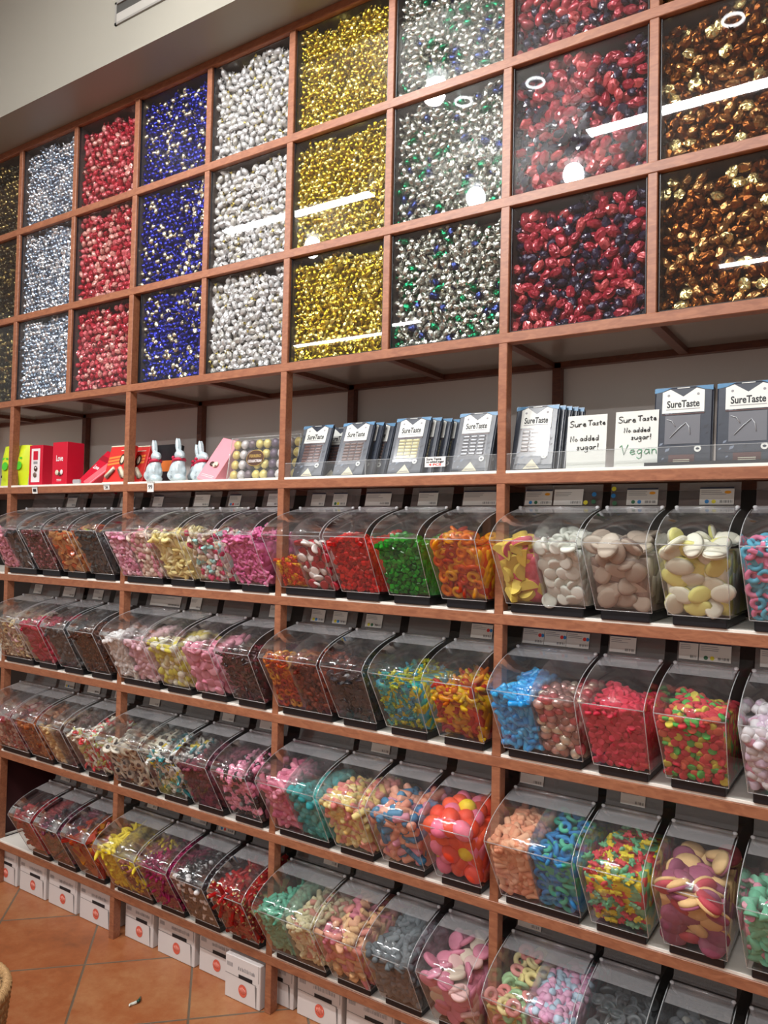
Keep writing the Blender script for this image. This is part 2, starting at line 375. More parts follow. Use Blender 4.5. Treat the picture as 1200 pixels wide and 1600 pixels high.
def S_pebslab(mb, m, m2=None):
    b = MB(); b.lathe([(.30, -.13), (.44, -.10), (.5, -.02), (.5, .02)], (0, 0, 0), m, 14); mb.add([(x, y*.74, z) for x, y, z in b.v], b.f, m, True)
    b = MB(); b.lathe([(.5, .02), (.44, .10), (.30, .13)], (0, 0, 0), m, 14); mb.add([(x, y*.74, z) for x, y, z in b.v], b.f, m2 or m, True)
def S_wedge(mb, m, m2=None):      # half-moon slice
    n = 10; t = .16
    def arc(r, z): return [(r*math.cos(math.pi*i/n), r*math.sin(math.pi*i/n)-.2, z) for i in range(n+1)]
    a, b = arc(.5, -t), arc(.5, t); vs = a+b; fs = [list(range(n+1))[::-1], [n+1+i for i in range(n+1)]]
    fs += [(i, i+1, n+2+i, n+1+i) for i in range(n)]; fs.append((n, 0, n+1, 2*n+1)); mb.add(vs, fs, m)
    c, d = arc(.52, -t*.7), arc(.52, t*.7); mb.add(c+d, [(i, i+1, n+2+i, n+1+i) for i in range(n)], m2 or m, True)
def S_shell(mb, m, m2=None):
    nu, nv = 14, 5; vs = []; fs = []
    for j in range(nv+1):
        t = math.pi/2*j/nv
        for i in range(nu):
            a = 2*math.pi*i/nu; k = 1+.07*math.cos(a*7)
            vs.append((.5*k*math.cos(t)*math.cos(a), .42*k*math.cos(t)*math.sin(a), .26*math.sin(t)))
    fs = [(j*nu+i, j*nu+(i+1) % nu, (j+1)*nu+(i+1) % nu, (j+1)*nu+i) for j in range(nv) for i in range(nu)]
    mb.add(vs, fs, m, True); mb.add([(v[0], v[1], -.05 if k < nu else v[2]) for k, v in enumerate(vs[:nu])]+vs[:nu], [list(range(nu))[::-1]]+[(i, (i+1) % nu, nu+(i+1) % nu, nu+i) for i in range(nu)], m2 or m)
def S_halfdome(mb, m, m2=None):
    n = 16; mb.lathe([(.40, .02), (.47, .10), (.46, .18), (.34, .27), (.1, .31)], (0, 0, -.12), m, n); mb.lathe([(.36, -.10), (.45, -.07), (.47, -.0), (.44, .04)], (0, 0, -.10), m2 or m, n)
def S_bone(mb, m, m2=None):
    b = MB(); b.tube([(-.35, 0, 0), (0, 0, 0), (.35, 0, 0)], [.13, .11, .13], m, 8)
    for sx in (-1, 1):
        for sy2 in (-1, 1): b.ell((.37*sx, .11*sy2, 0), (.14, .13, .12), m, 8, 6)
    fuse(b, mb, m)
def S_bear(mb, m, m2=None):
    b = MB(); b.ell((-.1, 0, 0), (.24, .18, .16), m, 10, 7); b.ell((.22, 0, .02), (.16, .15, .14), m, 10, 7)
    for s in (-1, 1):
        b.ell((.33, .11*s, .0), (.07, .06, .06), m, 7, 5); b.ell((.02, .18*s, .08), (.07, .10, .07), m, 7, 5); b.ell((-.32, .12*s, .06), (.13, .08, .09), m, 7, 5)
    fuse(b, mb, m)
def S_bottle(mb, m, m2=None):
    P = [(-.5, 0, 0), (-.46, 0, 0), (-.2, 0, 0), (0, 0, 0), (.12, 0, 0), (.25, 0, 0), (.42, 0, 0), (.5, 0, 0)]; R = [.12, .19, .2, .18, .19, .11, .09, .1]
    mb.tube(P[:5], R[:5], m, 9); mb.tube(P[4:], R[4:], m2 or m, 9)
def S_heart(mb, m, m2=None):
    n = 18; P = []
    for i in range(n):
        t = 2*math.pi*i/n; P.append((.031*16*math.sin(t)**3, .031*(13*math.cos(t)-5*math.cos(2*t)-2*math.cos(3*t)-math.cos(4*t))))
    vs = [(x*.85, y*.85, -.17) for x, y in P]+[(x, y, -.05) for x, y in P]+[(x, y, .06) for x, y in P]+[(x*.8, y*.8, .18) for x, y in P]
    fs = [(j*n+i, (j+1)*n+i, (j+1)*n+(i+1) % n, j*n+(i+1) % n) for j in range(3) for i in range(n)]+[list(range(n)), [3*n+i for i in range(n)][::-1]]
    mb.add(vs, fs, m, True)
def S_straw(mb, m, m2=None):
    b = MB(); b.lathe([(.05, -.5), (.2, -.40), (.33, -.15), (.40, .1), (.36, .3), (.18, .42), (.02, .44)], (0, 0, 0), m, 12)
    mb.add([(v[2], v[0], v[1]*.8) for v in b.v], b.f, m, True)
def S_cone(mb, m, m2=None):
    b = MB(); b.lathe([(.34, -.35), (.36, -.30), (.24, .0), (.08, .38), (.01, .42)], (0, 0, 0), m, 12); mb.add([(v[2], v[0], v[1]) for v in b.v], b.f, m, True)
    mb.lathe([(.2, -.05), (.2, .05)], (-.4, 0, 0), m2 or m, 10)
def S_eggring(mb, m, m2=None):
    b = MB(); b.lathe([(.44, -.08), (.5, 0), (.42, .07), (.2, .08)], (0, 0, 0), m, 14); mb.add(jitter(b.v, .02), b.f, m, True)
    mb.ell((.03, 0, .08), (.2, .2, .13), m2 or m, 10, 6)
def fuse(b, mb, m):
    me = b.mesh('f'); r = baked(me, [('REMESH', dict(mode='VOXEL', voxel_size=.045)), ('SMOOTH', dict(factor=.7, iterations=2)), ('DECIMATE', dict(ratio=.45))])
    mb.add([v.co.copy() for v in r.vertices], [list(p.vertices) for p in r.polygons], m, True)
FLAT = {S_pebslab, S_disc, S_thick, S_coin, S_ring, S_slab, S_wedge, S_shell, S_heart, S_eggring, S_foildisc, S_pillow, S_bear, S_bone, S_banana, S_pebble, S_halfdome}

def cmat(fin, c):
    k = fin+'_'+c.strip('#')
    if fin == 'foil': return mat(k, c, .27, .92, bump=.5, bscale=160)
    if fin == 'satin': return mat(k, c, .38, .35, bump=.4, bscale=120)
    if fin == 'film': return mat(k, c, .22, .25, coat=.6, bump=.4, bscale=140)
    if fin == 'gel': return mat(k, c, .16, transl=.45, coat=.4)
    if fin == 'sugar': return mat(k, c, .75, noise=.12, nscale=500, bump=.5, bscale=900, transl=.15)
    if fin == 'foam': return mat(k, c, .6, transl=.12)
    if fin == 'gloss': return mat(k, c, .2, coat=.5)
    if fin == 'pearl': return mat(k, c, .25, .55)
    return mat(k, c, .45)
_MESH = {}
def sweet_meshes(shape, size, fin, cols, nvar=1):
    out = []
    for c in cols:
        c1, c2 = (c if isinstance(c, tuple) else (c, None))
        for v in range(nvar):
            key = (shape.__name__, round(size, 4), fin, c1, c2, v)
            if key not in _MESH:
                b = MB(); shape(b, cmat(fin, c1), cmat(fin, c2) if c2 else None)
                b.v = [(x*size, y*size, z*size) for x, y, z in b.v]
                _MESH[key] = b.mesh(shape.__name__[2:]+'_sweet')
            out.append(_MESH[key])
    return out

_HM = {}
def heap_mat(cols, size, fin):
    k = (tuple(map(str, cols)), round(size, 3))
    if k in _HM: return _HM[k]
    m = bpy.data.materials.new('heap_of_sweets'); m.use_nodes = True; nt = m.node_tree; b = nt.nodes['Principled BSDF']
    tc = nt.nodes.new('ShaderNodeTexCoord'); v = nt.nodes.new('ShaderNodeTexVoronoi'); v.inputs['Scale'].default_value = 1.25/size
    nt.links.new(tc.outputs['Object'], v.inputs['Vector'])
    sp_ = nt.nodes.new('ShaderNodeSeparateColor'); nt.links.new(v.outputs['Color'], sp_.inputs[0])
    r = nt.nodes.new('ShaderNodeValToRGB'); r.color_ramp.interpolation = 'CONSTANT'
    fl = []
    for c in cols: fl += list(c) if isinstance(c, tuple) else [c]
    fl = fl[:8]; els = r.color_ramp.elements
    while len(els) < len(fl): els.new(.5)
    while len(els) > max(1, len(fl)): els.remove(els[-1])
    for i, c in enumerate(fl): els[i].position = i/len(fl); els[i].color = hx(c)
    nt.links.new(sp_.outputs[0], r.inputs[0]); nt.links.new(r.outputs[0], b.inputs['Base Color'])
    bp = nt.nodes.new('ShaderNodeBump'); bp.invert = True; bp.inputs['Distance'].default_value = size*.3; bp.inputs['Strength'].default_value = .9
    nt.links.new(v.outputs['Distance'], bp.inputs['Height']); nt.links.new(bp.outputs[0], b.inputs['Normal'])
    b.inputs['Roughness'].default_value = {'foil': .3, 'gel': .25}.get(fin, .55); b.inputs['Metallic'].default_value = .8 if fin == 'foil' else 0
    _HM[k] = m; return m

# ---------------------------------------------------------------- the wrapped sweets in the glass cases
def merged(name, items, label, group=None):
    """many far or hidden sweets as one uncountable mass"""
    mats = []; V = []; LV = []; LT = []; LS = []; MI = []; base = 0; lb = 0; cache = {}
    for me, mw in items:
        if me.name not in cache:
            co = np.empty(len(me.vertices)*3); me.vertices.foreach_get('co', co)
            lv = np.empty(len(me.loops), int); me.loops.foreach_get('vertex_index', lv)
            ls = np.empty(len(me.polygons), int); me.polygons.foreach_get('loop_start', ls)
            mi = np.empty(len(me.polygons), int); me.polygons.foreach_get('material_index', mi)
            mm = []
            for q in me.materials:
                if q not in mats: mats.append(q)
                mm.append(mats.index(q))
            cache[me.name] = (co.reshape(-1, 3), lv, ls, np.array(mm)[mi])
        co, lv, ls, mi = cache[me.name]; M4 = np.array(mw)
        V.append(co @ M4[:3, :3].T+M4[:3, 3]); LV.append(lv+base); LS.append(ls+lb); MI.append(mi); base += len(co); lb += len(lv)
    V = np.concatenate(V); LV = np.concatenate(LV); LS = np.concatenate(LS); MI = np.concatenate(MI)
    me = bpy.data.meshes.new(name); me.vertices.add(len(V)); me.vertices.foreach_set('co', V.ravel())
    me.loops.add(len(LV)); me.loops.foreach_set('vertex_index', LV); me.polygons.add(len(LS)); me.polygons.foreach_set('loop_start', LS)
    me.polygons.foreach_set('material_index', MI)
    for q in mats: me.materials.append(q)
    me.update(calc_edges=True); me.validate()
    o = link(name, me); return tag(o, label, 'sweets', group, 'stuff')

def place(proto_cache, name, me, mw, label, cat, group):
    k = (name, me.name, label)
    if k not in proto_cache:
        o = link(name, me); tag(o, label, cat, group); proto_cache[k] = o
    else:
        o = proto_cache[k].copy(); COL.objects.link(o)
    o.matrix_world = mw; return o
PROTO = {}
def orient(nrm, flat, size_j=.08, tilt=.5):
    q = Vector((0, 0, 1)).rotation_difference(nrm)
    if flat: q2 = Quaternion((0, 0, 1), random.uniform(0, 6.28)); q3 = Quaternion((random.gauss(0, 1), random.gauss(0, 1), .01), random.gauss(0, tilt))
    else: q2 = Quaternion((0, 0, 1), random.uniform(0, 6.28)); q3 = Quaternion((random.gauss(0, 1), random.gauss(0, 1), random.gauss(0, 1)), random.uniform(-.9, .9))
    R = (q @ q3 @ q2).to_matrix().to_4x4(); s = random.uniform(1-size_j, 1+size_j)
    return R @ Matrix.Scale(s, 4)

COLS = [  # between posts: name, phrase, size, spacing, shape list
    ('bronze_wrapped_sweet', 'dark bronze foil wrapped sweet', .030, .0205, [(S_twist, 'foil', [('#4c4430', '#8a7c50'), ('#2b2a22', '#5c5434'), ('#8c7c4c', '#3c3422')])]),
    ('silver_wrapped_sweet', 'silver foil wrapped sweet', .028, .0180, [(S_twist, 'foil', ['#dfe6ee', '#b9c6d6', '#eef1f4', '#93a4b8'])]),
    ('red_wrapped_sweet', 'red and pink wrapped sweet', .036, .0245, [(S_twist, 'film', [('#a4102a', '#84081c'), ('#dc9c94', '#a01428'), ('#b41c34', '#b41c34'), ('#c85c64', '#8c0a20')])]),
    ('blue_wrapped_sweet', 'deep blue and gold wrapped sweet', .030, .0190, [(S_twist, 'foil', [('#2a2e98', '#34389c'), ('#20247c', '#3c44b4'), ('#2c30a0', '#e8dca0'), ('#e6dfc0', '#2a2e98')])]),
    ('cream_wrapped_sweet', 'pearly cream wrapped sweet', .038, .0235, [(S_twist, 'satin', [('#c4c4c4', '#bcbcbc'), ('#cecece', '#c4c4c2'), ('#bcbab4', '#b8a858'), ('#c6c6c4', '#b4b4b2')])]),
    ('gold_wrapped_sweet', 'gold foil wrapped sweet', .026, .0178, [(S_twist, 'foil', ['#d8be3c', '#c4aa2c', '#e8d86c', '#a49024', '#f0e48c'])]),
    ('silver_green_wrapped_sweet', 'silver green wrapped sweet', .033, .0215, [(S_twist, 'foil', [('#b9bcb4', '#d4d6cc'), ('#c6c8c0', '#a8b0a0'), ('#a4a89c', '#c4c0a8'), ('#c0c2ba', '#dcdcd4'), ('#b4b8b0', '#e0e0d8'), ('#127a50', '#289468'), ('#a8aca4', '#c4c8bc'), ('#bcbcb0', '#a0a49c'), ('#b0b4ac', '#ccccc0'), ('#c8c8be', '#1c8c60'), ('#34427c', '#a8b4b0')])]),
    ('red_oval_wrapped_sweet', 'red and dark purple wrapped sweet', .037, .0265, [(S_foilegg, 'film', ['#982032', '#8c1c2e', '#b4484c', '#a02638']), (S_twist, 'film', [('#1c1634', '#120d22'), ('#201838', '#6c1c2c')])]),
    ('copper_wrapped_sweet', 'copper and gold foil wrapped sweet', .043, .0270, [(S_twist, 'foil', [('#8c5424', '#7a4418'), ('#6c3c18', '#8c5424'), ('#a87c4c', '#6c3c18')]), (S_foildisc, 'foil', ['#e0cf90'])]),
]
ROWN = ['lowest', 'middle', 'top']
POSTS = sorted(UPR+MID)
for ci, (nm, ph, size, spc, shp) in enumerate(COLS):
    xl, xr = POSTS[ci+1], POSTS[ci+2]
    if ci == 0: pass
    allp = []; kinds = []
    for (sf, fin, cols) in shp: kinds.append(sweet_meshes(sf, size if sf is not S_foildisc else size*.74, fin, cols, 2))
    for ri in range(3):
        z0 = ZG[ri]+.0135; z1 = ZG[ri+1]-.0135; cx0 = xl+H+.002; cx1 = xr-H-.002
        if ci == 3 and ri == 0: cx0 += .028
        cname = nm.replace('_wrapped_sweet', '').replace('_', ' ')
        if in_frame(((cx1), .03, (z0+z1)/2), 60) or in_frame((cx0, .03, (z0+z1)/2), 60):
            t = thing('glass_display_case', f'glass fronted case of {cname} wrapped sweets, {ROWN[ri]} row of the wood grid', 'display case', ((cx0+cx1)/2, .014, z0), group='glass cases in the wood grid')
            w = (cx1-cx0)/2; h = z1-z0
            mb = MB(); d = .27
            mb.box(-w, -w+.002, 0, d, 0, h, LINER); mb.box(w-.002, w, 0, d, 0, h, LINER); mb.box(-w, w, d-.002, d, 0, h, LINER); mb.box(-w, w, 0, d, 0, .002, LINER); mb.box(-w, w, 0, d, h-.002, h, LINER)
            mb.build('case_box', t)
            mb = MB(); mb.box(-w+.002, w-.002, -.004, -.0005, .003, h-.003, GLASS)
            gp = mb.build('front_pane', t); gp.rotation_euler = (random.uniform(-.006, .006), 0, random.uniform(-.006, .006))
            mb = MB(); mb.box(-w, w, -.006, 0, 0, .003, BLACK); mb.box(-w, -w+.002, -.006, 0, 0, h, BLACK); mb.box(w-.002, w, -.006, 0, 0, h, BLACK); mb.build('gap_strip', t)  # black strips put in for the shaded gap at the pane's edges
        fill = {0: .975, 1: .985, 2: .955}[ri]+random.uniform(-.015, .02); topz = z0+(z1-z0)*fill
        sx = spc*1.08; sz = spc*.93; nr = int((topz-z0-.006)/sz)+1; nc = int((cx1-cx0-.004)/sx)
        for layer in (0, 1):
            for r in range(nr+1):
                for c in range(nc+1):
                    x = cx0+.002+size*.18+(c+(.5 if (r+layer) % 2 else 0))*sx+random.gauss(0, spc*.12)
                    z = z0+.004+size*.25+r*sz+random.gauss(0, spc*.12)
                    if x > cx1-size*.22: continue
                    if z > topz-.004+.012*math.sin(x*31+ri*2+ci)+random.gauss(0, .004): continue
                    y = .016+size*.36+layer*size*.45+random.uniform(0, size*.10)
                    if not in_frame((x, y, z), 25): continue
                    if layer == 0: px = random.random()
                    k = kinds[0] if len(kinds) == 1 else (kinds[1] if random.random() < (.48 if ci == 7 else .17) else kinds[0])
                    me = random.choice(k)
                    R = orient(Vector((random.gauss(0, .25), -1, random.gauss(0, .25))).normalized(), True, .1, .35)
                    mw = Matrix.Translation((x, y, z)) @ R
                    allp.append((layer, (Vector((x, y, z))-CAM).length, me, mw, ri))
        # the inner mass behind
        hm = MB(); nx, nz = 14, 12; xs = np.linspace(cx0+.003, cx1-.003, nx); zs = np.linspace(z0+.003, topz-.006, nz); Yf = .016+size*.85
        g = [[(x, Yf+random.uniform(0, .01), z) for x in xs] for z in zs]; fl = [p for row in g for p in row]
        fs = [(j*nx+i, j*nx+i+1, (j+1)*nx+i+1, (j+1)*nx+i) for j in range(nz-1) for i in range(nx-1)]
        nb = len(fl); fl += [(xs[0], .27, zs[0]), (xs[-1], .27, zs[0]), (xs[-1], .27, zs[-1]), (xs[0], .27, zs[-1])]
        tr = [(nz-1)*nx+i for i in range(nx)]; br = [i for i in range(nx)]
        fs += [tr+[nb+2, nb+3], br[::-1]+[nb, nb+1], [j*nx for j in range(nz)]+[nb+3, nb], [j*nx+nx-1 for j in range(nz)][::-1]+[nb+1, nb+2], (nb+1, nb, nb+3, nb+2)]
        hm.add(fl, fs, heap_mat([c for s_ in shp for c in s_[2]], size, 'foil'), True)
        if in_frame((cx1, .03, (z0+z1)/2), 60) or in_frame((cx0, .03, (z0+z1)/2), 60):
            tag(hm.build(nm+'_mass'), f'deeper mass of {cname} wrapped sweets in the {ROWN[ri]} case of its column', 'sweets', f'{cname} sweet masses', 'stuff')
    allp.sort(key=lambda a: (a[0], a[1]))
    ind = allp[:300]; ind = [a for a in ind if a[0] == 0]; rest = allp[len(ind):]
    for _, _, me, mw, ri in ind:
        place(PROTO, nm, me, mw, f'{ph} behind glass in the {ROWN[ri]} case of its colour', 'sweet', f'{cname} sweets, {ROWN[ri]} case')
    if rest: merged(nm+'s_massed', [(a[2], a[3]) for a in rest], f'mass of the further {cname} wrapped sweets filling their column of cases', None)

# ---------------------------------------------------------------- scoop bins
PF, PL, PH_, PB = (-.015, .022), (-.100, .170), (.058, .247), (.250, .247)
def inset(z): return .008*max(0, 1-z/.17)
def arcpts(n=9):
    c = (-.080, .222); o = []
    for i in range(n+1):
        t = i/n; o.append(((1-t)**2*PL[0]+2*t*(1-t)*c[0]+t*t*PH_[0], (1-t)**2*PL[1]+2*t*(1-t)*c[1]+t*t*PH_[1]))
    return o
def bin_meshes(w):
    D = {}; A = arcpts()
    mb = MB(); i0 = inset(PF[1])
    mb.add([(i0, PF[0], PF[1]), (w-i0, PF[0], PF[1]), (w-i0, PB[0], PF[1]), (i0, PB[0], PF[1])], [(0, 1, 2, 3)], ACRY)          # bottom
    mb.add([(i0, PF[0], PF[1]), (w-i0, PF[0], PF[1]), (w, PL[0], PL[1]), (0, PL[0], PL[1])], [(0, 3, 2, 1)], ACRY)                # front
    mb.add([(i0, PB[0], PF[1]), (w-i0, PB[0], PF[1]), (w, *PB), (0, *PB)], [(0, 1, 2, 3)], ACRY)
    for s in (0, 1):
        X = lambda z: (inset(z) if s == 0 else w-inset(z))
        pts = [PF]+A+[PB, (PB[0], PF[1])]
        f = list(range(len(pts))); mb.add([(X(z), y, z) for y, z in pts], [f if s else f[::-1]], ACRY)
    mb.add([(0, *PH_), (w, *PH_), (w, *PB), (0, *PB)], [(0, 1, 2, 3)], ACRY)
    D['body'] = mb.mesh('bin_body')
    mb = MB(); n = len(A); mb.add([(x, y, z) for y, z in A for x in (.002, w-.002)], [(2*i, 2*i+1, 2*i+3, 2*i+2) for i in range(n-1)], LIDM, True)
    D['lid'] = baked(mb.mesh('bin_lid'), [('SOLIDIFY', dict(thickness=.0022, offset=1))])
    mb = MB(); r = .0010
    mb.tube([(0, *PL), (w, *PL)], .0014, RIM, 6)
    for x, xb in ((0, i0), (w, w-i0)):
        mb.tube([(x, y, z) for y, z in A], .0012, RIM, 6); mb.tube([(xb, *PF), (x, *PL)], r, RIM, 6)
    mb.tube([(i0, *PF), (w-i0, *PF)], r, RIM, 6)
    D['rim'] = mb.mesh('bin_rim')
    mb = MB(); h = A[-1]; g = A[-3]
    mb.add([(.004, g[0], g[1]+.003), (w-.004, g[0], g[1]+.003), (w-.004, h[0], h[1]+.003), (.004, h[0], h[1]+.003)], [(0, 1, 2, 3)], FROST)
    mb.tube([(.003, h[0]+.004, h[1]+.004), (w-.003, h[0]+.004, h[1]+.004)], .0042, FROST, 8)
    for x in (.006, w-.006): mb.ell((x, h[0]+.002, h[1]+.005), (.005, .004, .004), mat('hinge_knob', '#d6d6da', .25), 8, 6)
    D['hinge'] = mb.mesh('bin_hinge')
    mb = MB(); mb.box(.014, w-.014, -.006, .24, 0, .0215, BLACK, .002); D['base'] = mb.mesh('bin_base')
    mb = MB(); mb.box(.004, w-.004, .0, .002, 0, .058, HOLD); mb.box(.004, w-.004, -.007, .002, -.002, .001, HOLD); D['label_holder'] = mb.mesh('label_holder')
    return D
BW = {'w': bin_meshes(.205), 'n': bin_meshes(.135)}
def paper(style, w, seed):
    key = ('paper', style, round(w, 3), seed % 4)
    if key in _MESH: return _MESH[key]
    R = random.Random(seed); mb = MB(); h = .040
    mb.box(0, w, 0, .0006, 0, h, PAPER if style != 'plain' else PAPER2); y = -.0003
    if style != 'plain':
        mb.rect(0, w, h-.004, h, y, NAVY)
    for k in range(3): mb.rect(.003, w*R.uniform(.45, .8), h-.009-.004*k, h-.0078-.004*k, y, INKG)
    x = w*.60
    while x < w-.004: mb.rect(x, x+.0008, .004, .010, y, INK); x += .0016*R.choice([1, 1, 2])
    if style == 'orange': mb.disc(w*.82, h-.012, .007, .0035, y, DO, 14)
    if style in ('dots', 'orange'):
        for i, m in enumerate(R.sample([DB, DY, DG, DR], 2)): mb.disc(w*(.22+.2*i), .007, .0045, .0045, y, m, 14)
    if style == 'reddot': mb.disc(w*.8, .022, .0045, .0045, y, DR, 14); mb.disc(w*.93, .022, .004, .0045, y, DB, 14)
    _MESH[key] = mb.mesh('printed_label'); return _MESH[key]

ROWW = ['top', 'second', 'third', 'lowest']
BAYW = ['first bay from left', 'second bay from left', 'third bay from left', 'rightmost bay']
Lc = 'ac'
def K(name, shape, size, fin, cols, fill=1.0): return (name, shape, size, fin, cols, fill)
BINS = {}
# top bin row
BINS[0, 0] = [[K('pink_foam_pillow', S_pillow, .022, 'foam', ['#d88ba0', '#e6a4b2', '#c47c90']), K('grey_liquorice_square', S_slab, .03, 'gloss', ['#4a4c50', '#5c5e62', '#3a3c40'])],
              [K('dark_berry_gum', S_pebble, .018, 'gloss', ['#4c1c26', '#6c3038', '#3c141c', '#8c5058'])], [K('peach_jelly_slice', S_wedge, .032, 'gel', ['#e49a5c', '#dca870', '#e0703c', '#ecc08c'])], [K('black_liquorice_diamond', S_pillow, .026, 'gloss', ['#34383a', '#26292c', '#444846'])]]
BINS[0, 1] = [[K('small_pink_marshmallow', S_thick, .019, 'foam', ['#e29cb4', '#ecb2c4', '#d484a2', '#f0c4d0']), K('cream_pink_foam_shell', S_shell, .026, 'foam', ['#d8b8b0', '#c8a090', '#e094a8', '#e8d4c4'])],
              [K('pale_yellow_foam_banana', S_banana, .046, 'foam', ['#ecdc98', '#e8d488', '#f0e4b0'])], [K('pink_white_foam_mix', S_heart, .026, 'foam', ['#e8e0d0', '#d4486c', '#d8c8a8', '#e8d0d4', '#a8dcd8'])], [K('hot_pink_foam_bone', S_bone, .040, 'foam', ['#e070a4', '#e884b0', '#d4609a'])]]
BINS[0, 2] = [[K('amber_jelly_bear', S_bear, .026, 'gel', ['#e07818', '#d83c14', '#e8b020', '#c82818'], .62), K('red_white_jelly_disc', S_disc, .030, 'gloss', ['#e4dcd8', '#e4dcd8', '#8c1424', '#a81c30'], .9)],
              [K('red_jelly_cube', S_cube, .021, 'gel', ['#d81414', '#c00c10', '#e82420'])], [K('green_jelly_cube', S_cube, .020, 'gel', ['#1f9a22', '#137a18', '#2fae2c'])], [K('orange_jelly_ring', S_ring, .034, 'gel', ['#e87c10', '#d8540c', '#e8a418', '#c83810'], 1.05)]]
BINS[0, 3] = [[K('yellow_pink_sour_slice', S_wedge, .046, 'sugar', [('#e8c84c', '#d86070'), ('#d86878', '#e8cc58'), ('#e8d060', '#e8d060')]), K('white_mint_disc', S_disc, .034, 'foam', ['#dcdfd4', '#e6e8de', '#d2d6ca'], 1.08)],
              [K('beige_chocolate_shell', S_pebslab, .060, 'foam', [('#98887c', '#c0b4a4'), ('#887468', '#b4a494'), ('#786860', '#ac9c8c')])], [K('lemon_foam_oval', S_pebslab, .056, 'foam', [('#e8e480', '#e4e2cc'), ('#dcdcbc', '#e8e48c'), ('#dfdcc4', '#e4e2d0')], 1.05)], [K('pink_blue_foam_ring', S_ring, .034, 'foam', [('#e07ca0', '#58b4d0'), ('#58b8d4', '#e488a8')], 1.08)]]
# second bin row
BINS[1, 0] = [[K('cream_foam_twist', S_worm, .040, 'foam', [('#d8c4a4', '#c8b090'), ('#b89c88', '#e0d0b4')]), K('cream_pink_foam_ring', S_ring, .026, 'foam', ['#e0cc9c', '#d8b4b4', '#c8b49c'])],
              [K('pink_red_jelly_strip', S_rod, .045, 'gel', ['#d83858', '#e06880', '#c82c4c'])], [K('grey_salt_liquorice_stick', S_rod, .038, 'plain', ['#484a4c', '#585a5c', '#38393c'])], [K('brown_cola_bottle', S_bottle, .032, 'gel', ['#5a2c18', '#6c3820', '#48200f'])]]
BINS[1, 1] = [[K('white_marshmallow_tube', S_fat, .034, 'foam', ['#e4e0de', '#d8d2d0', '#eceaea']), K('pale_pink_marshmallow_tube', S_fat, .040, 'foam', ['#e0b4c0', '#d8a8b8', '#e8c4cc'])],
              [K('yellow_white_foam_pear', S_straw, .034, 'foam', ['#d8cc60', '#dcd4a8', '#e4e0cc', '#ccc04c'])], [K('pink_sugar_disc', S_thick, .034, 'foam', ['#e094a8', '#d88098', '#e8a8b8'])], [K('dark_red_liquorice_knot', S_bone, .034, 'gloss', ['#3c1018', '#2c0c14', '#5c1424', '#241418'], 1.0)]]
BINS[1, 2] = [[K('amber_jelly_ring', S_ring, .026, 'gel', ['#d87818', '#c84c14', '#e0a028', '#b83418']), K('red_brown_jelly_heart', S_heart, .024, 'gel', ['#6c2418', '#843020', '#a04830', '#581c14'])],
              [K('black_liquorice_coin', S_coin, .024, 'gloss', ['#1f1a20', '#2a242a', '#17141a'], .9)], [K('teal_yellow_jelly_bear', S_bear, .026, 'gel', ['#2e9c9c', '#3cb4ac', '#d0c83c', '#b8c438', '#48a0b8'])], [K('golden_jelly_snake', S_worm, .062, 'gel', [('#e8b410', '#e8b410'), ('#d88c0c', '#c82c10'), ('#c82814', '#e89c10'), ('#e8c420', '#d87010')], .88)]]
BINS[1, 3] = [[K('bright_blue_jelly_tube', S_fat, .030, 'gloss', ['#2fa4e0', '#1f90d4', '#3cb0e8'], 1.0), K('rose_bronze_dragee', S_egg, .030, 'pearl', ['#b48c88', '#c8a49c', '#9c746c', '#c86c70', '#d8ccb8'], .98)],
              [K('crimson_sugared_berry', S_thick, .0175, 'sugar', ['#d8304c', '#e04058', '#c82440'])], [K('red_green_gumdrop', S_thick, .0185, 'sugar', ['#d84048', '#d84048', '#c83040', '#e06850', '#58b454', '#d8c84c'], 1.02)], [K('lilac_white_foam_sweet', S_fat, .042, 'foam', [('#dcc4d8', '#e6dce4'), ('#e4e0e4', '#e4e0e4'), ('#e0a0b8', '#dccadc')], .95)]]
# third bin row
BINS[2, 0] = [[K('rosy_toffee_chunk', S_cube, .024, 'gloss', ['#b88078', '#d8c0b0', '#8c3c38']), K('pink_white_jelly_chunk', S_cube, .024, 'gel', ['#c86870', '#d8b8b0', '#984048'])],
              [K('orange_brown_jelly_bean', S_pebble, .024, 'gel', ['#a44c28', '#c06c38', '#8c3018', '#d08c60'])], [K('tan_fudge_bean', S_pebble, .024, 'plain', ['#c8a878', '#b8945c', '#d8bc90']), K('dark_brown_liquorice_log', S_rod, .04, 'plain', ['#48302c', '#583c38'])], [K('red_white_twisted_sweet', S_worm, .050, 'gloss', [('#c83038', '#e0dcc8'), ('#e4e0d0', '#c0c070'), ('#d84448', '#e0d8c8')])]]
BINS[2, 1] = [[K('fried_egg_foam_sweet', S_eggring, .036, 'foam', [('#dcd4c4', '#383434'), ('#e0d8c8', '#b8845c'), ('#ccc0ac', '#28282a')], 1.0), K('cream_brown_foam_sweet', S_eggring, .038, 'foam', [('#dcd4c0', '#48342c'), ('#c8b8a0', '#5c3024')], 1.0)],
              [K('teal_white_jelly_snake', S_worm, .054, 'gloss', [('#1a9098', '#e0e0d8'), ('#e0e0d8', '#2c2c30'), ('#dcd8cc', '#d0b830'), ('#e4e4e0', '#1c848c')])], [K('purple_berry_gum', S_pebble, .022, 'sugar', ['#5c2434', '#6c3040', '#481c2c', '#843848'])], [K('pink_black_liquorice_stick', S_fat, .036, 'gloss', [('#e08ca8', '#e898b0'), ('#241c20', '#302428'), ('#d87c9c', '#e08ca8')])]]
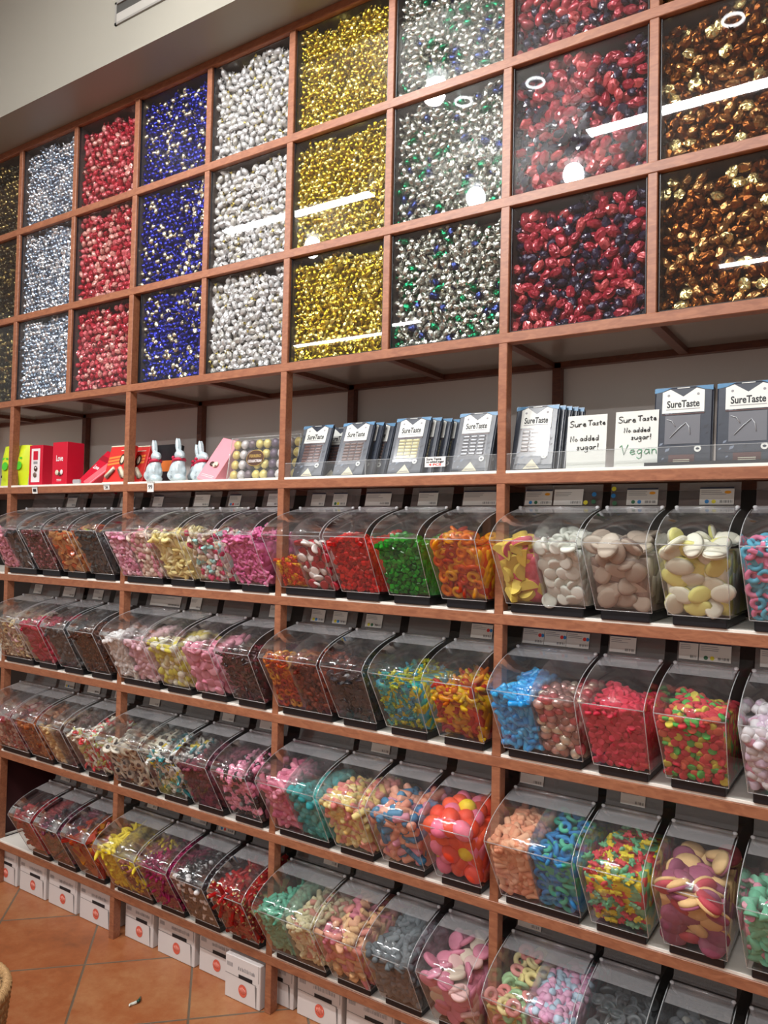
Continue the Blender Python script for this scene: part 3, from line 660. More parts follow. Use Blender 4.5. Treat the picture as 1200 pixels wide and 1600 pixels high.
BINS[2, 2] = [[K('pink_sugared_stick', S_rod, .050, 'sugar', ['#e07c98', '#e894a8', '#d46c8c']), K('teal_sugared_dolphin', S_straw, .034, 'sugar', ['#3ca8a8', '#54b8b4', '#2c9498'], .95)],
              [K('peach_yellow_foam_brick', S_fat, .034, 'sugar', ['#ecc878', '#e8a08c', '#ecd890', '#e48c84', '#f0dca0'])], [K('blue_peach_marshmallow_stick', S_fat, .044, 'foam', ['#3c7ca4', '#e09c80', '#e8a890', '#4c88ac', '#d890a4', '#dc9078'])], [K('giant_foam_strawberry', S_egg, .056, 'foam', ['#f05030', '#f05830', '#f07898', '#f0d020', '#f04828', '#f48098'], 1.08)]]
BINS[2, 3] = [[K('peach_sugared_stick', S_fat, .036, 'sugar', ['#ecaa84', '#e89c78', '#f0b894'], 1.1), K('blue_green_sugared_ring', S_ring, .034, 'sugar', [('#3c94cc', '#48b89c'), ('#2f84c4', '#3c94cc'), ('#58c09c', '#3c94cc')], 1.1)],
              [K('multicolour_sugared_bear', S_bear, .034, 'sugar', ['#dc4850', '#e8d030', '#6cb484', '#dc4850', '#e8d438', '#88c498'], 1.1)], [K('purple_cream_fruit_jelly', S_halfdome, .056, 'sugar', [('#a85c78', '#e8c088'), ('#ecc890', '#b06880'), ('#c8505c', '#e8c088'), ('#e8c088', '#a85c78'), ('#9c5470', '#e4bc84')], 1.05)], [K('mint_pink_foam_cone', S_cone, .040, 'foam', [('#7cc8a4', '#dc94a8'), ('#8cd0b0', '#e8a4b4'), ('#74c09c', '#d88ca4')], .95)]]
# lowest bin row
BINS[3, 0] = [None, [K('coral_jelly_strip', S_rod, .05, 'gel', ['#b83038', '#c84c50', '#a0242c'])], [K('midnight_liquorice_strip', S_rod, .042, 'gloss', ['#1f1c28', '#6c1c3c', '#28242c', '#4c1830'])], [K('orange_red_jelly_strap', S_slab, .038, 'gel', ['#c85018', '#b82c18', '#d88c28', '#c83c20'])]]
BINS[3, 1] = [[K('bright_yellow_foam_chip', S_banana, .042, 'foam', ['#e8cc28', '#ecd43c', '#dcc020'], 1.08), K('rose_brown_foam_chip', S_banana, .036, 'foam', ['#8c5048', '#e0c428', '#6c3c38'], .9)],
              [K('magenta_jelly_lace', S_thin, .070, 'gel', ['#a81858', '#c02068', '#8c144c'], 1.0)], [K('black_speckled_gum', S_egg, .022, 'gloss', ['#1a181c', '#221e22', '#1a181c', '#28242a', '#d8d4d4'], 1.05)], [K('red_filled_pencil', S_tipped, .075, 'gel', [('#c81c1c', '#e8d498'), ('#b81818', '#e8d498'), ('#a81414', '#e4cc88')], 1.1)]]
BINS[3, 2] = [[K('green_sugared_bottle', S_bottle, .038, 'sugar', ['#5cae90', '#4ca084', '#6cbc9c'], 1.0), K('cream_sugared_bottle', S_bottle, .038, 'sugar', ['#e4dcb0', '#ece4c0', '#d89888', '#e0d8ac'], .98)],
              [K('peach_pink_sugared_heart', S_heart, .036, 'sugar', ['#e8988c', '#ecc08c', '#dc8494', '#e8b08c'], 1.1)], [K('grey_sugared_stick', S_fat, .034, 'sugar', ['#6c7478', '#7c8488', '#5c6468'], 1.08)], [K('pink_cream_foam_oval', S_disc, .044, 'foam', ['#dc90a8', '#e4bcb8', '#d8849c', '#d8c8b4'], 1.02)]]
BINS[3, 3] = [[K('pastel_sugared_ring', S_ring, .038, 'sugar', ['#e8d890', '#e48c84', '#a8cc98', '#ecdca0', '#e09890'], 1.05), K('pink_blue_marshmallow_tube', S_fat, .036, 'foam', [('#e0a8c4', '#b4ccdc'), ('#dca0c0', '#e0acc8'), ('#bcd0e0', '#e4b0c8')], 1.08)],
              [K('dark_grey_liquorice_coin', S_coin, .034, 'plain', ['#484c4e', '#585c5e', '#3a3e40'], 1.0)], [K('slate_liquorice_pebble', S_pebble, .030, 'sugar', ['#5c6064', '#8c8c84', '#4a4e52'], 1.0)], [K('charcoal_liquorice_drop', S_egg, .026, 'sugar', ['#4a4e52', '#5a5e62'], 1.0)]]
OFFS = [(.020, 'w'), (.236, 'n'), (.390, 'n'), (.547, 'n')]

def pile(kspec, X0, X1, Y0, Z0, where, deco):
    name, shape, size, fin, cols, fill = kspec
    me_l = sweet_meshes(shape, size, fin, cols, 1); flat = shape in FLAT; w = X1-X0
    elong = {S_rod: .42, S_fat: .5, S_thin: .16, S_worm: .36, S_banana: .40, S_bottle: .46, S_tipped: .20, S_straw: .66, S_bone: .52}.get(shape, .78)
    if shape in (S_egg, S_cube, S_pebble, S_cone): elong = .70
    if shape in (S_pebslab, S_shell, S_halfdome): elong = .66
    s = size*elong*(1.0 if size > .03 else 1.05); s = max(s, .0125)
    zf = PF[1]+(PL[1]-PF[1])*min(.97, .93*fill); hb = .178+.016*(fill-1)/.1 if fill >= .85 else .17*fill
    hb = min(hb, .20)
    dv = Vector((0, PL[0]-PF[0], PL[1]-PF[1])).normalized(); nin = Vector((0, dv.z, -dv.y))
    P0 = Vector((0, PF[0], PF[1]+.003)); Lf = (zf-P0.z)/dv.z
    out = []; r = 0; t = s*.4
    depth = size*.20 if flat else size*.30
    if shape is S_thin or shape is S_tipped: depth = size*.1
    while t < Lf:
        x = X0+s*.5+(.4*s if r % 2 else 0)
        while x < X1-s*.42:
            p = P0+dv*(t+random.gauss(0, s*.12))+nin*(depth+random.uniform(.0, s*.25)); out.append((Vector((x+random.gauss(0, s*.12), p.y, p.z)), -nin)); x += s
        t += s*.86; r += 1
    e = P0+dv*Lf; yb = .125; Lt = yb-e.y; slope = (hb-e.z)/max(.01, .09-e.y); t = s*.5
    side_keep = .5
    while t < Lt:
        x = X0+s*.5+(.4*s if r % 2 else 0)
        y = e.y+t; z = e.z+slope*t if y < .09 else hb-(y-.09)*.3
        while x < X1-s*.42:
            b = .010*math.sin(x*38+y*25+Z0*9)
            out.append((Vector((x+random.gauss(0, s*.15), y+random.gauss(0, s*.12), z+b-.004+random.gauss(0, s*.16))), Vector((random.gauss(0, .25), -.25+random.gauss(0, .25), 1)).normalized())); x += s
        t += s*.80; r += 1
    phrase = name.replace('_', ' ')
    for p, nrm in out:
        hl = size*.40 if not flat else size*.36
        ww = Vector((p.x, p.y+Y0, p.z+Z0))
        lim = (X1-X0)/2
        if not in_frame(ww, 20): continue
        R = orient(nrm, flat, .08, .42 if nrm.z < .5 else .7)
        if not flat and size > .035:        # keep long pieces inside the walls
            ax = R.to_3x3() @ Vector((1, 0, 0)); reach = abs(ax.x)*size*.5
            if reach > 0:
                ww.x = min(max(ww.x, X0+reach*.95), X1-reach*.95) if 2*reach < w else (X0+X1)/2
            yl = PF[0]+(PL[0]-PF[0])*(min(p.z, PL[1])-PF[1])/(PL[1]-PF[1]); ry = abs(ax.y)*size*.5+.004
            if p.z < PL[1] and ww.y-Y0 < yl+ry: ww.y = Y0+yl+ry
            ww.z = max(ww.z, Z0+PF[1]+abs(ax.z)*size*.5+.004)
        me = random.choice(me_l)
        place(PROTO, name, me, Matrix.Translation(ww) @ R, f'{phrase} in its bin, {ROWW[where[0]]} bin row, {BAYW[where[1]]}', 'sweet', f'{phrase}s')
    # inner mass
    q = size*.30+.004; prof = [(PF[0]+.010+q*.6, PF[1]+.004), (e.y+q*1.1, e.z-q*.9), (.09, hb-q*.8-.004), (.22, hb-q-.02), (.225, PF[1]+.004)]
    pts = []
    for a, b in zip(prof, prof[1:]+prof[:1]):
        n = 6 if a is not prof[2] else 3
        for i in range(n): pts.append((a[0]+(b[0]-a[0])*i/n, a[1]+(b[1]-a[1])*i/n))
    nx = max(4, int(w/.02)); n = len(pts); vs = []; inx = .004
    for i in range(nx+1):
        for (y, z) in pts: vs.append((X0+inx+(w-2*inx)*i/nx, Y0+y+random.uniform(0, .004), Z0+z-random.uniform(0, .005)*(z > .03)))
    fs = [(i*n+j, (i+1)*n+j, (i+1)*n+(j+1) % n, i*n+(j+1) % n) for i in range(nx) for j in range(n)]+[list(range(n)), [nx*n+j for j in range(n)][::-1]]
    hm = MB(); hm.add(vs, fs, heap_mat(cols, size*.8, fin), True)
    tag(hm.build(name+'_mass'), f'mass of {phrase}s low in bin, {ROWW[where[0]]} row, {BAYW[where[1]]}', 'sweets', None, 'stuff')

DECO = {(0, 3, 0): [('orange', .0, .07), ('plain', .075, .072)], (0, 3, 1): [('orange', .035, .07)], (0, 3, 2): [('orange', .04, .07)], (0, 3, 3): [('orange', .035, .07)],
        (1, 3, 0): [('reddot', .0, .055), ('reddot', .056, .055), ('reddot', .112, .055)], (1, 3, 1): [('std', .0, .06)], (1, 3, 2): [('std', .0, .04), ('dots', .042, .065)],
        (2, 3, 0): [('plain', .0, .06)], (2, 3, 1): [('std', .03, .055)], (3, 3, 0): [('plain', .0, .06)], (2, 3, 2): [], (2, 3, 3): [], (3, 3, 1): [], (3, 3, 2): [], (3, 3, 3): [],
        (0, 2, 0): [('std', .02, .05), ('dots', .10, .05)], (0, 2, 1): [('std', .0, .085)], (0, 2, 2): [('std', .02, .06)], (0, 2, 3): [('std', .0, .095)],
        (1, 2, 0): [('dots', .03, .05), ('dots', .11, .05)], (1, 2, 1): [('dots', .01, .055)], (1, 2, 2): [], (1, 2, 3): [('reddot', .03, .06)],
        (2, 2, 0): [], (2, 2, 1): [('std', .04, .06)], (2, 2, 2): [], (2, 2, 3): [], (3, 2, 0): [('std', .1, .05)], (3, 2, 1): [], (3, 2, 2): [], (3, 2, 3): [], (1, 1, 0): [('std', .02, .15)], (1, 1, 2): []}
BINKIND = {}
for ri in range(4):
    Z0 = ZS[ri+1]+H+.0085
    for bi in range(4):
        U = UPR[bi+1]
        for k, (off, ty) in enumerate(OFFS):
            spec = BINS[ri, bi][k]
            if spec is None: continue
            w = .205 if ty == 'w' else .135
            desc = ' and '.join(s[0].replace('_', ' ')+'s' for s in spec)
            lab = f'clear scoop bin of {desc}, {ROWW[ri]} bin row'
            t = thing('scoop_bin', lab, 'candy bin', (U+off, 0, Z0), group='clear scoop bins')
            for nm_ in ('body', 'lid', 'rim', 'hinge', 'base'): link(nm_, BW[ty][nm_], t)
            lh = link('label_holder', BW[ty]['label_holder'], t); lh.location = (0, .082, .252); lh.rotation_euler = (-.25, 0, 0)
            dk = DECO.get((ri, bi, k))
            if dk is None:
                R = random.Random(ri*31+bi*7+k); dk = [(R.choice(['std', 'std', 'dots', 'plain']), R.uniform(.0, .04), R.choice([.05, .055, .07]))] if R.random() < .8 else []
            for st, dx, pw in dk:
                pp = link('price_label', paper(st, pw, ri*5+bi*3+k), lh); pp.location = (.008+dx, -.003, .006)
            if ri == 0 and bi == 3 and k in (0, 1):
                for (dx, dz, m) in ((.163, .012, DY), (.182, .032, DB), (.182, .014, DG)) if k == 0 else ((.012, .045, DY), (.012, .028, DB), (.016, .010, DG)):
                    mb = MB(); mb.disc(dx, dz, .0055, .0055, -.004, m, 16); mb.build('colour_dot', lh)
            ns = len(spec)
            if ns == 2:
                mb = MB(); A = arcpts(); xm = w/2
                pts = [(PF[0]+.002, PF[1]+.001)]+[(y+.003, z-.006) for y, z in A]+[(.24, .235), (.24, PF[1]+.001)]
                n = len(pts); mb.add([(xm-.001, y, z) for y, z in pts]+[(xm+.001, y, z) for y, z in pts], [list(range(n)), list(range(n, 2*n))[::-1]], PART)
                mb.build('partition', t)
                pile(spec[0], U+off+.004, U+off+xm-.002, 0, Z0, (ri, bi), 0); pile(spec[1], U+off+xm+.002, U+off+w-.004, 0, Z0, (ri, bi), 0)
            else: pile(spec[0], U+off+.005, U+off+w-.005, 0, Z0, (ri, bi), 0)
print('bins done', len(bpy.data.objects))
#==PART2==
# ---------------------------------------------------------------- display shelf goods
ZD = 1.519+H+.0085
SLATE = mat('slate_wrapper', '#2a303c', .3, noise=.5, nscale=55)
SLATE2 = mat('slate_wrapper_edge', '#232a36', .35)
BLUEC = mat('blue_corner', '#3c749c', .35); HEADER = mat('header_card', '#d6d8d2', .45)
CREAM = mat('cream_print', '#d2ccb4', .5); BROWNL = mat('brown_print', '#4c241e', .4); FILM = clear('window_film', (.96, .96, .97), .05, .045, .10)
def choc(mb, x0, x1, z0, z1, y, m, nx=3, nz=6):
    dx, dz = (x1-x0)/nx, (z1-z0)/nz
    for i in range(nx):
        for j in range(nz):
            a, b = x0+i*dx+.0008, x0+(i+1)*dx-.0008; c, d = z0+j*dz+.0008, z0+(j+1)*dz-.0008; g = .0026
            mb.add([(a, y, c), (b, y, c), (b, y, d), (a, y, d), (a+g, y-.003, c+g), (b-g, y-.003, c+g), (b-g, y-.003, d-g), (a+g, y-.003, d-g)],
                   [(4, 5, 6, 7), (0, 1, 5, 4), (1, 2, 6, 5), (2, 3, 7, 6), (3, 0, 4, 7)], m)
_BARP = {}
def bar_parts(chm, big=False):
    k = (chm.name, big)
    if k in _BARP: return _BARP[k]
    w, h, d = (.122, .180, .022) if big else (.108, .172, .013); D = {}
    mb = MB(); mb.box(-w/2, w/2, 0, d, 0, h-.004, SLATE, .003); mb.box(-w/2+.001, w/2-.001, d*.35, d*.6, h-.006, h, SLATE2)
    mb.box(w/2, w/2+.0008, .002, d-.002, .004, h-.008, SLATE2)
    y = -.0006
    for s in (-1, 1): mb.add([(s*w/2, y, h-.004), (s*w*.2, y, h-.004), (s*w*.36, y, h-.012), (s*w/2, y, h-.015)], [(0, 1, 2, 3)], BLUEC)
    R = random.Random(5)
    for _ in range(26):       # leaf print on the wrapper
        a, c = R.uniform(-w/2+.004, w/2-.012), R.uniform(.006, h-.06); q = R.uniform(.003, .008)
        mb.add([(a, -.0003, c), (a+q, -.0003, c+q*.4), (a+q*1.3, -.0003, c+q*1.2), (a+q*.2, -.0003, c+q*.9)], [(0, 1, 2, 3)], mat('leaf_print', '#1a1f29', .4) if R.random() < .6 else mat('leaf_print_pale', '#6d7787', .4))
    D['wrapper'] = mb.mesh('wrapper')
    hz0, hz1 = h-.062, h-.008; q = w*.36
    mb = MB(); y = -.0010
    mb.add([(-q, y, hz0), (q, y, hz0), (q, y, hz1-.006), (q*.62, y, hz1), (0, y, hz1-.018), (-q*.62, y, hz1), (-q, y, hz1-.006), (0, y, hz0)], [(0, 7, 4, 5, 6), (7, 1, 2, 3, 4)], HEADER)
    puttext(mb, 'SureTaste', .022, INK, 0, hz0+.019, y-.0003, q*1.55, .0006)
    mb.rect(-q*.8, q*.8, hz0+.007, hz0+.0085, y-.0003, INKG)
    for s in (-1, 1): mb.disc(s*q*.7, hz1-.014, .003, .003, y-.0003, INKG, 8)
    mb.rect(-q*.3, q*.3, hz1+.001, hz1+.0025, y-.0003, HEADER)
    mb.rect(-q, q, hz0-.004, hz0-.002, y, BROWNL)
    D['header_card'] = mb.mesh('header_card')
    mb = MB(); wx = w*.30
    if big:
        mb.rect(-wx, wx, .048, hz0-.006, -.0008, mat('window_grey', '#5f6066', .32))
        for (a, b, c, dd) in ((-.7, .2, .2, .75), (.2, .75, .45, .30), (-.9, .9, -.4, .62)):
            mb.tube([(wx*a, -.0018, .05+b*.06), (wx*(a+c)/2+.002, -.003, .05+(b+dd)/2*.06+.004), (wx*c, -.0018, .05+dd*.06)], .0009, mat('crease', '#c8ccd0', .15, .3), 5)  # pale strands colour in the glints along the creased plastic
    else: choc(mb, -wx, wx, .046, hz0-.006, -.0004, chm)
    D['window'] = mb.mesh('window')
    mb = MB()
    mb.disc(w*.27, .036, .0072, .0072, -.0012, HEADER, 18); mb.disc(w*.27, .036, .0038, .0026, -.0015, SLATE2, 12)
    D['seal'] = mb.mesh('seal')
    mb = MB()
    if big: mb.rect(-w*.22, w*.22, .002, .024, -.0010, BROWNL); mb.rect(-w*.14, w*.14, .012, .0135, -.0013, CREAM); mb.rect(-w*.14, w*.14, .008, .0095, -.0013, CREAM)
    else: mb.add([(-.021, -.001, .003), (.021, -.001, .003), (0, -.001, .028)], [(0, 1, 2)], CREAM); mb.rect(-.012, .012, .007, .0085, -.0013, INKG)
    D['corner_print'] = mb.mesh('corner_print')
    mb = MB(); f = [(-w*.36, -.0045, .034), (w*.36, -.0045, .034), (w*.36, -.0045, hz0-.001), (-w*.36, -.0045, hz0-.001)]; mb.add(f, [(0, 1, 2, 3)], FILM)
    if not big: D['window_film'] = mb.mesh('window_film')
    _BARP[k] = D; return D
def bar(label, x, y, chm, lean=20, yaw=0, big=False, n='chocolate_bar', cat='chocolate', z=ZD, grp='dark wrapped chocolate bars on the display shelf'):
    t = thing(n, label, cat, (x, y, z+.002), (math.radians(-lean), 0, math.radians(yaw)), grp)
    for k, me in bar_parts(chm, big).items(): link(k, me, t)
    return t
CH = dict(milk=mat('milk_chocolate', '#6e4a42', .3), dull=mat('almond_chocolate', '#73594f', .35), white=mat('white_chocolate', '#d6cf9c', .35), foil=mat('foil_chocolate', '#8d9094', .25, .5), dark=mat('dark_chocolate', '#4b342e', .2), )
bar('dark wrapped bar with smooth brown chocolate window, beside the praline box', -1.425, .035, CH['milk'], 20, 2)
bar('dark wrapped bar mostly hidden behind the first brown chocolate bar', -1.385, .095, CH['milk'], 20)
bar('dark wrapped bar with dull brown window, second in the bar row', -1.278, .035, CH['dull'], 20, 1)
for i, w_ in enumerate(['directly behind', 'second behind', 'last behind']): bar(f'dark wrapped bar {w_} the dull brown one', -1.262+.022*i, .058+.026*i, CH['dull'], 20, 1)
bar('dark wrapped bar with pale yellow white chocolate squares showing', -1.092, .035, CH['white'], 19, 1)
for i, w_ in enumerate(['directly behind', 'second behind', 'last behind']): bar(f'dark wrapped bar {w_} the white chocolate one', -1.072+.018*i, .058+.026*i, CH['white'], 19, 1)
bar('dark wrapped bar with silvery grey squares, left of the wood post', -.895, .035, CH['foil'], 19, 1)
bar('dark wrapped bar directly behind the silvery grey one', -.880, .060, CH['foil'], 19, 1)
bar('dark wrapped bar with dark brown squares heading the thick stack right of the post', -.725, .028, CH['dark'], 16, 3)
for i, w_ in enumerate(['second', 'third', 'fourth', 'rearmost']): bar(f'dark wrapped bar, {w_} in the thick stack right of the post', -.715+.010*i, .046+.016*i, CH['dark'], 16, 3)
bar('large dark pouch with grey window beside the Vegan card', -.380, .030, CH['dark'], 7, 0, True, 'chocolate_pouch', grp='large dark pouches')
bar('large dark pouch with shiny creased window, second from the Vegan card', -.250, .030, CH['dark'], 7, 0, True, 'chocolate_pouch', grp='large dark pouches')
bar('large dark pouch cut by the picture edge', -.128, .030, CH['dark'], 7, 0, True, 'chocolate_pouch', grp='large dark pouches')
mb = MB(); mb.box(-.452, -.10, .008, .10, ZD+.0, ZD+.0018, mat('dark_tray', '#3a3a3c', .3)); mb.box(-.452, -.10, .006, .008, ZD, ZD+.008, mat('dark_tray')); tag(mb.build('display_tray'), 'thin dark tray under the large dark pouches', 'tray')

# handwriting
GL = {'S': (.85, [[(.8, .9), (.5, 1), (.2, .85), (.25, .6), (.65, .45), (.75, .2), (.45, 0), (.1, .1)]]), 'u': (.75, [[(.1, .5), (.12, .1), (.35, 0), (.55, .15), (.6, .5)], [(.6, .5), (.62, 0)]]),
      'r': (.6, [[(.1, .5), (.1, 0)], [(.1, .3), (.3, .5), (.5, .45)]]), 'e': (.7, [[(.1, .25), (.55, .3), (.45, .5), (.2, .48), (.08, .2), (.3, 0), (.6, .1)]]),
      'T': (.8, [[(0, .95), (.85, 1)], [(.42, .97), (.4, 0)]]), 'a': (.75, [[(.55, .45), (.25, .5), (.08, .2), (.25, 0), (.5, .15), (.56, .5)], [(.56, .5), (.62, 0)]]),
      's': (.62, [[(.5, .45), (.2, .5), (.15, .32), (.45, .2), (.4, .02), (.08, .03)]]), 't': (.6, [[(.25, .8), (.25, .1), (.45, 0)], [(.02, .55), (.5, .58)]]),
      'N': (.8, [[(.05, 0), (.1, 1), (.6, 0), (.65, 1)]]), 'o': (.7, [[(.3, .5), (.08, .25), (.3, 0), (.55, .25), (.3, .5)]]), 'd': (.75, [[(.5, .4), (.25, .5), (.08, .2), (.25, 0), (.5, .15)], [(.57, 1), (.57, 0)]]),
      'g': (.72, [[(.5, .45), (.25, .5), (.08, .25), (.25, .05), (.5, .2)], [(.55, .5), (.52, -.35), (.25, -.45), (.08, -.3)]]), '!': (.4, [[(.22, 1), (.18, .3)], [(.17, .06), (.19, -.02)]]),
      'V': (.9, [[(-.1, .8), (.1, 1), (.35, 0), (.75, 1.05)]]), 'n': (.75, [[(.1, .5), (.1, 0)], [(.1, .35), (.35, .5), (.5, .35), (.54, 0)]]), ' ': (.45, [])}
def hand(mb, txt, x, z, size, m, r, y=-.0012):
    for ch in txt:
        w_, st = GL[ch]
        for s in st: mb.tube([(x+a*size, y, z+b*size) for a, b in s], r, m, 5)
        x += w_*size
CARD = mat('white_card', '#d0d2cc', .5); GREENM = mat('green_marker', '#3f9a6a', .5)
def card(label, x, w, h, lines, lean):
    t = thing('handwritten_card', label, 'sign', (x, .030, ZD+.0005), (math.radians(-lean), 0, math.radians(-1)))
    mb = MB(); mb.box(-w/2, w/2, 0, .0012, 0, h, CARD); mb.build('card', t)
    mb = MB()
    for (tx, lx, lz, sz, m, r) in lines: hand(mb, tx, -w/2+lx, lz, sz, m, r)
    mb.build('handwriting', t)
card('white handwritten card reading Sure Taste No added sugar, without green writing', -.592, .094, .128, [('Sure', .004, .101, .0146, INK, .0009), ('Taste', .049, .103, .0122, INK, .0009), ('No', .008, .066, .013, INK, .0009), ('added', .031, .067, .0125, INK, .0009), ('sugar!', .024, .046, .0140, INK, .0009)], 6)
card('white handwritten card with the word Vegan in green marker', -.478, .096, .130, [('Sure', .005, .104, .0146, INK, .0009), ('Taste', .050, .106, .0122, INK, .0009), ('No', .020, .081, .011, INK, .0009), ('added', .040, .081, .0105, INK, .0009), ('sugar!', .036, .064, .0120, INK, .0009), ('Vegan', .014, .030, .022, GREENM, .0009)], 6)
t = thing('shelf_note', 'small white note reading Sure Taste in front of the white chocolate bars', 'sign', (-.972, -.0035, 1.5535), (math.radians(-3), 0, 0))
mb = MB(); mb.box(-.030, .030, 0, .0008, 0, .026, PAPER2); puttext(mb, 'Sure Taste', .009, INK, -.004, .020, -.0004, .044, .0003); puttext(mb, 'no added sugar', .007, INK, 0, .013, -.0004, .052, .0003); puttext(mb, '4 PCS', .008, DR, 0, .0055, -.0004, .036, .0003); mb.build('note', t)

for a, b, l in ((-1.476, -.803, 'clear acrylic riser strip in front of the row of wrapped bars'), (-.776, -.102, 'clear acrylic riser strip in front of the handwritten cards')):
    mb = MB(); mb.box(a, b, .0005, .003, ZD, ZD+.040, ACRY); o = mb.build('shelf_riser'); tag(o, l, 'riser strip')
    mb = MB(); mb.box(a, b, .0003, .0032, ZD+.0395, ZD+.0408, RIM); mb.build('edge', o)
# extra side divider plates by the bars
for x in (-1.195, -.835):
    mb = MB(); mb.box(x, x+.002, .006, .10, ZD, ZD+.045, ACRY); mb.box(x-.0002, x+.0022, .004, .0062, ZD, ZD+.045, RIM); tag(mb.build('shelf_divider'), 'clear upright divider ' + ('between dull brown and white chocolate bars' if x < -1 else 'beside the silvery grey bar'), 'divider')

# boxes and bags at the far end
RED = mat('crimson_card', '#c4102e', .4); RED2 = mat('dark_crimson_card', '#9c0e24', .4); WHT = mat('print_white', '#e4dcdc', .5)
def tbox(n, label, x, y, w, d, h, yaw=0, leanx=0, leany=0, m=RED, cat='box', z=ZD):
    t = thing(n, label, cat, (x, y, z+.0015), (math.radians(leanx), math.radians(leany), math.radians(yaw)))
    mb = MB(); mb.box(-w/2, w/2, 0, d, 0, h, m, .0015); mb.build('carton', t); return t
t = tbox('gift_box', 'upright crimson box with white panel and cut out window', -2.765, .030, .080, .075, .155, 3)
mb = MB(); mb.rect(-.026, .026, .012, .142, -.0006, WHT); mb.rect(-.014, .014, .098, .132, -.0012, RED)
mb.rect(-.012, .012, .082, .092, -.0012, INKG); mb.build('front_print', t)
mb = MB(); mb.ell((.004, -.003, .064), (.010, .003, .011), CH['dark'], 10, 6); mb.ell((0, -.003, .040), (.010, .003, .010), CH['dull'], 10, 6); mb.ell((.006, -.004, .066), (.005, .003, .004), WHT, 8, 5); mb.build('praline_picture', t)
t = tbox('gift_box', 'upright crimson box reading Love in white letters', -2.612, .030, .086, .075, .160, 2)
mb = MB(); puttext(mb, 'Love', .030, WHT, 0, .098, -.0006, .040, .0008); mb.rect(-.014, .014, .018, .020, -.0006, WHT); mb.rect(-.014, .014, .013, .015, -.0006, WHT); mb.build('front_print', t)
mb = MB(); mb.ell((-.010, -.003, .045), (.011, .003, .010), CREAM, 10, 6); mb.ell((.006, -.003, .040), (.009, .003, .008), CH['dark'], 10, 6); mb.ell((.017, -.003, .046), (.008, .003, .010), WHT, 10, 6); mb.build('praline_picture', t)
t = tbox('gift_box', 'crimson Love box slumped back on the pile of red boxes', -2.505, .050, .070, .04, .165, -6, -38, 16)
mb = MB(); puttext(mb, 'Love', .024, WHT, -.006, .085, -.0006, .034, .0008); mb.rect(-.035, .035, .118, .140, -.0006, RED2); mb.build('front_print', t)
t = tbox('gift_box', 'flat dark crimson box leaning at the rear of the red pile', -2.445, .110, .080, .035, .160, -8, -30, 30, RED2)
t = tbox('gift_box', 'thin red box lying diagonally beside the caramel carton', -2.470, .040, .030, .05, .150, 0, -30, 42, RED)
mb = MB(); mb.rect(.008, .011, .01, .14, -.0006, mat('pink_line', '#e0808c', .5)); mb.build('front_print', t)
mb = MB(); mb.box(-.02, .02, 0, .012, 0, .016, mat('wrapped_silver', '#c8c4c8', .25, .4), .003); o = mb.build('foil_sweet_bag'); o.location = (-2.485, .012, ZD+.001); tag(o, 'tiny silver wrapped pack lying before the red boxes', 'sweet')
ORG = mat('orange_print', '#e08038', .45); REDC = mat('caramel_red', '#cc2c28', .4)
def caramel(label, x, y, lean, yaw=0):
    t = tbox('caramel_carton', label, x, y, .125, .02, .142, yaw, -lean, 0, REDC)
    mb = MB(); y_ = -.0006; mb.rect(-.0625, .0625, 0, .004, y_, CREAM); mb.rect(-.0625, .0625, .138, .142, y_, CREAM)
    for i in range(3): mb.add([(-.058, y_, .066+i*.012), (.05, y_, .076+i*.012), (.05, y_, .084+i*.012), (-.058, y_, .074+i*.012)], [(0, 1, 2, 3)], ORG)
    mb.disc(.018, .088, .015, .021, y_-.0005, CH['dark'], 18); mb.disc(.018, .088, .008, .014, y_-.001, CREAM, 14); mb.rect(.0, .045, .121, .124, y_, CREAM)
    mb.build('front_print', t)
    mb = MB()
    for a, s in ((-.028, 1), (.036, -1)): mb.tube([(a-s*.018, -.003, .022), (a+s*.016, -.003, .056)], [.008, .007], CREAM, 8); mb.tube([(a-s*.010, -.006, .018), (a+s*.020, -.006, .048)], [.005, .004], CH['dull'], 8)
    mb.build('caramel_picture', t)
caramel('red and orange caramel carton with chocolate pieces pictured, left of post', -2.300, .035, 15)
caramel('red caramel carton edge peeping out right of the wood post', -2.262, .075, 15)
t = tbox('dark_carton', 'black carton with orange band behind the rabbits', -2.165, .125, .13, .03, .145, 0, -10, 0, BLACK)
mb = MB(); mb.rect(-.065, .065, .045, .085, -.0006, mat('rust_orange', '#c06424', .5)); mb.build('orange_band', t)
GRN = mat('lime_pouch', '#c8d820', .4, noise=.15, nscale=25); GRN2 = mat('green_print', '#4cc030', .4)
for x, l in ((-2.972, 'lime yellow pouch left of the far wood post'), (-2.876, 'lime yellow pouch behind the far wood post')):
    t = thing('sweet_pouch', l, 'pouch', (x, .04, ZD+.001), (math.radians(-5), 0, 0))
    b = MB(); n = 9; vs = []; w_, h_ = .092, .162
    for j in range(n+1):
        z = h_*j/n; th = .022*math.sin(math.pi*min(1, .15+.85*(1-j/n)))+.001
        for sgn in (-1, 1):
            for i in range(7): xx = -w_/2+w_*i/6; vs.append((xx, sgn*th*(1-(abs(i-3)/3)**2.5)-0.0, z))
    fs = []
    for j in range(n):
        for s_ in (0, 1):
            for i in range(6): a = (j*2+s_)*7+i; fs.append((a, a+1, a+15, a+14) if s_ == 0 else (a, a+14, a+15, a+1))
    b.add(vs, fs, GRN, True); b.build('pouch', t)
    b = MB(); b.disc(.006, .078, .020, .017, -.0235, GRN2, 16); b.rect(-.03, .03, .148, .158, -.008, GRN2); b.rect(-.02, .02, .104, .112, -.022, GRN2); b.rect(-.012, -.004, .030, .040, -.0235, INK); b.build('front_print', t)

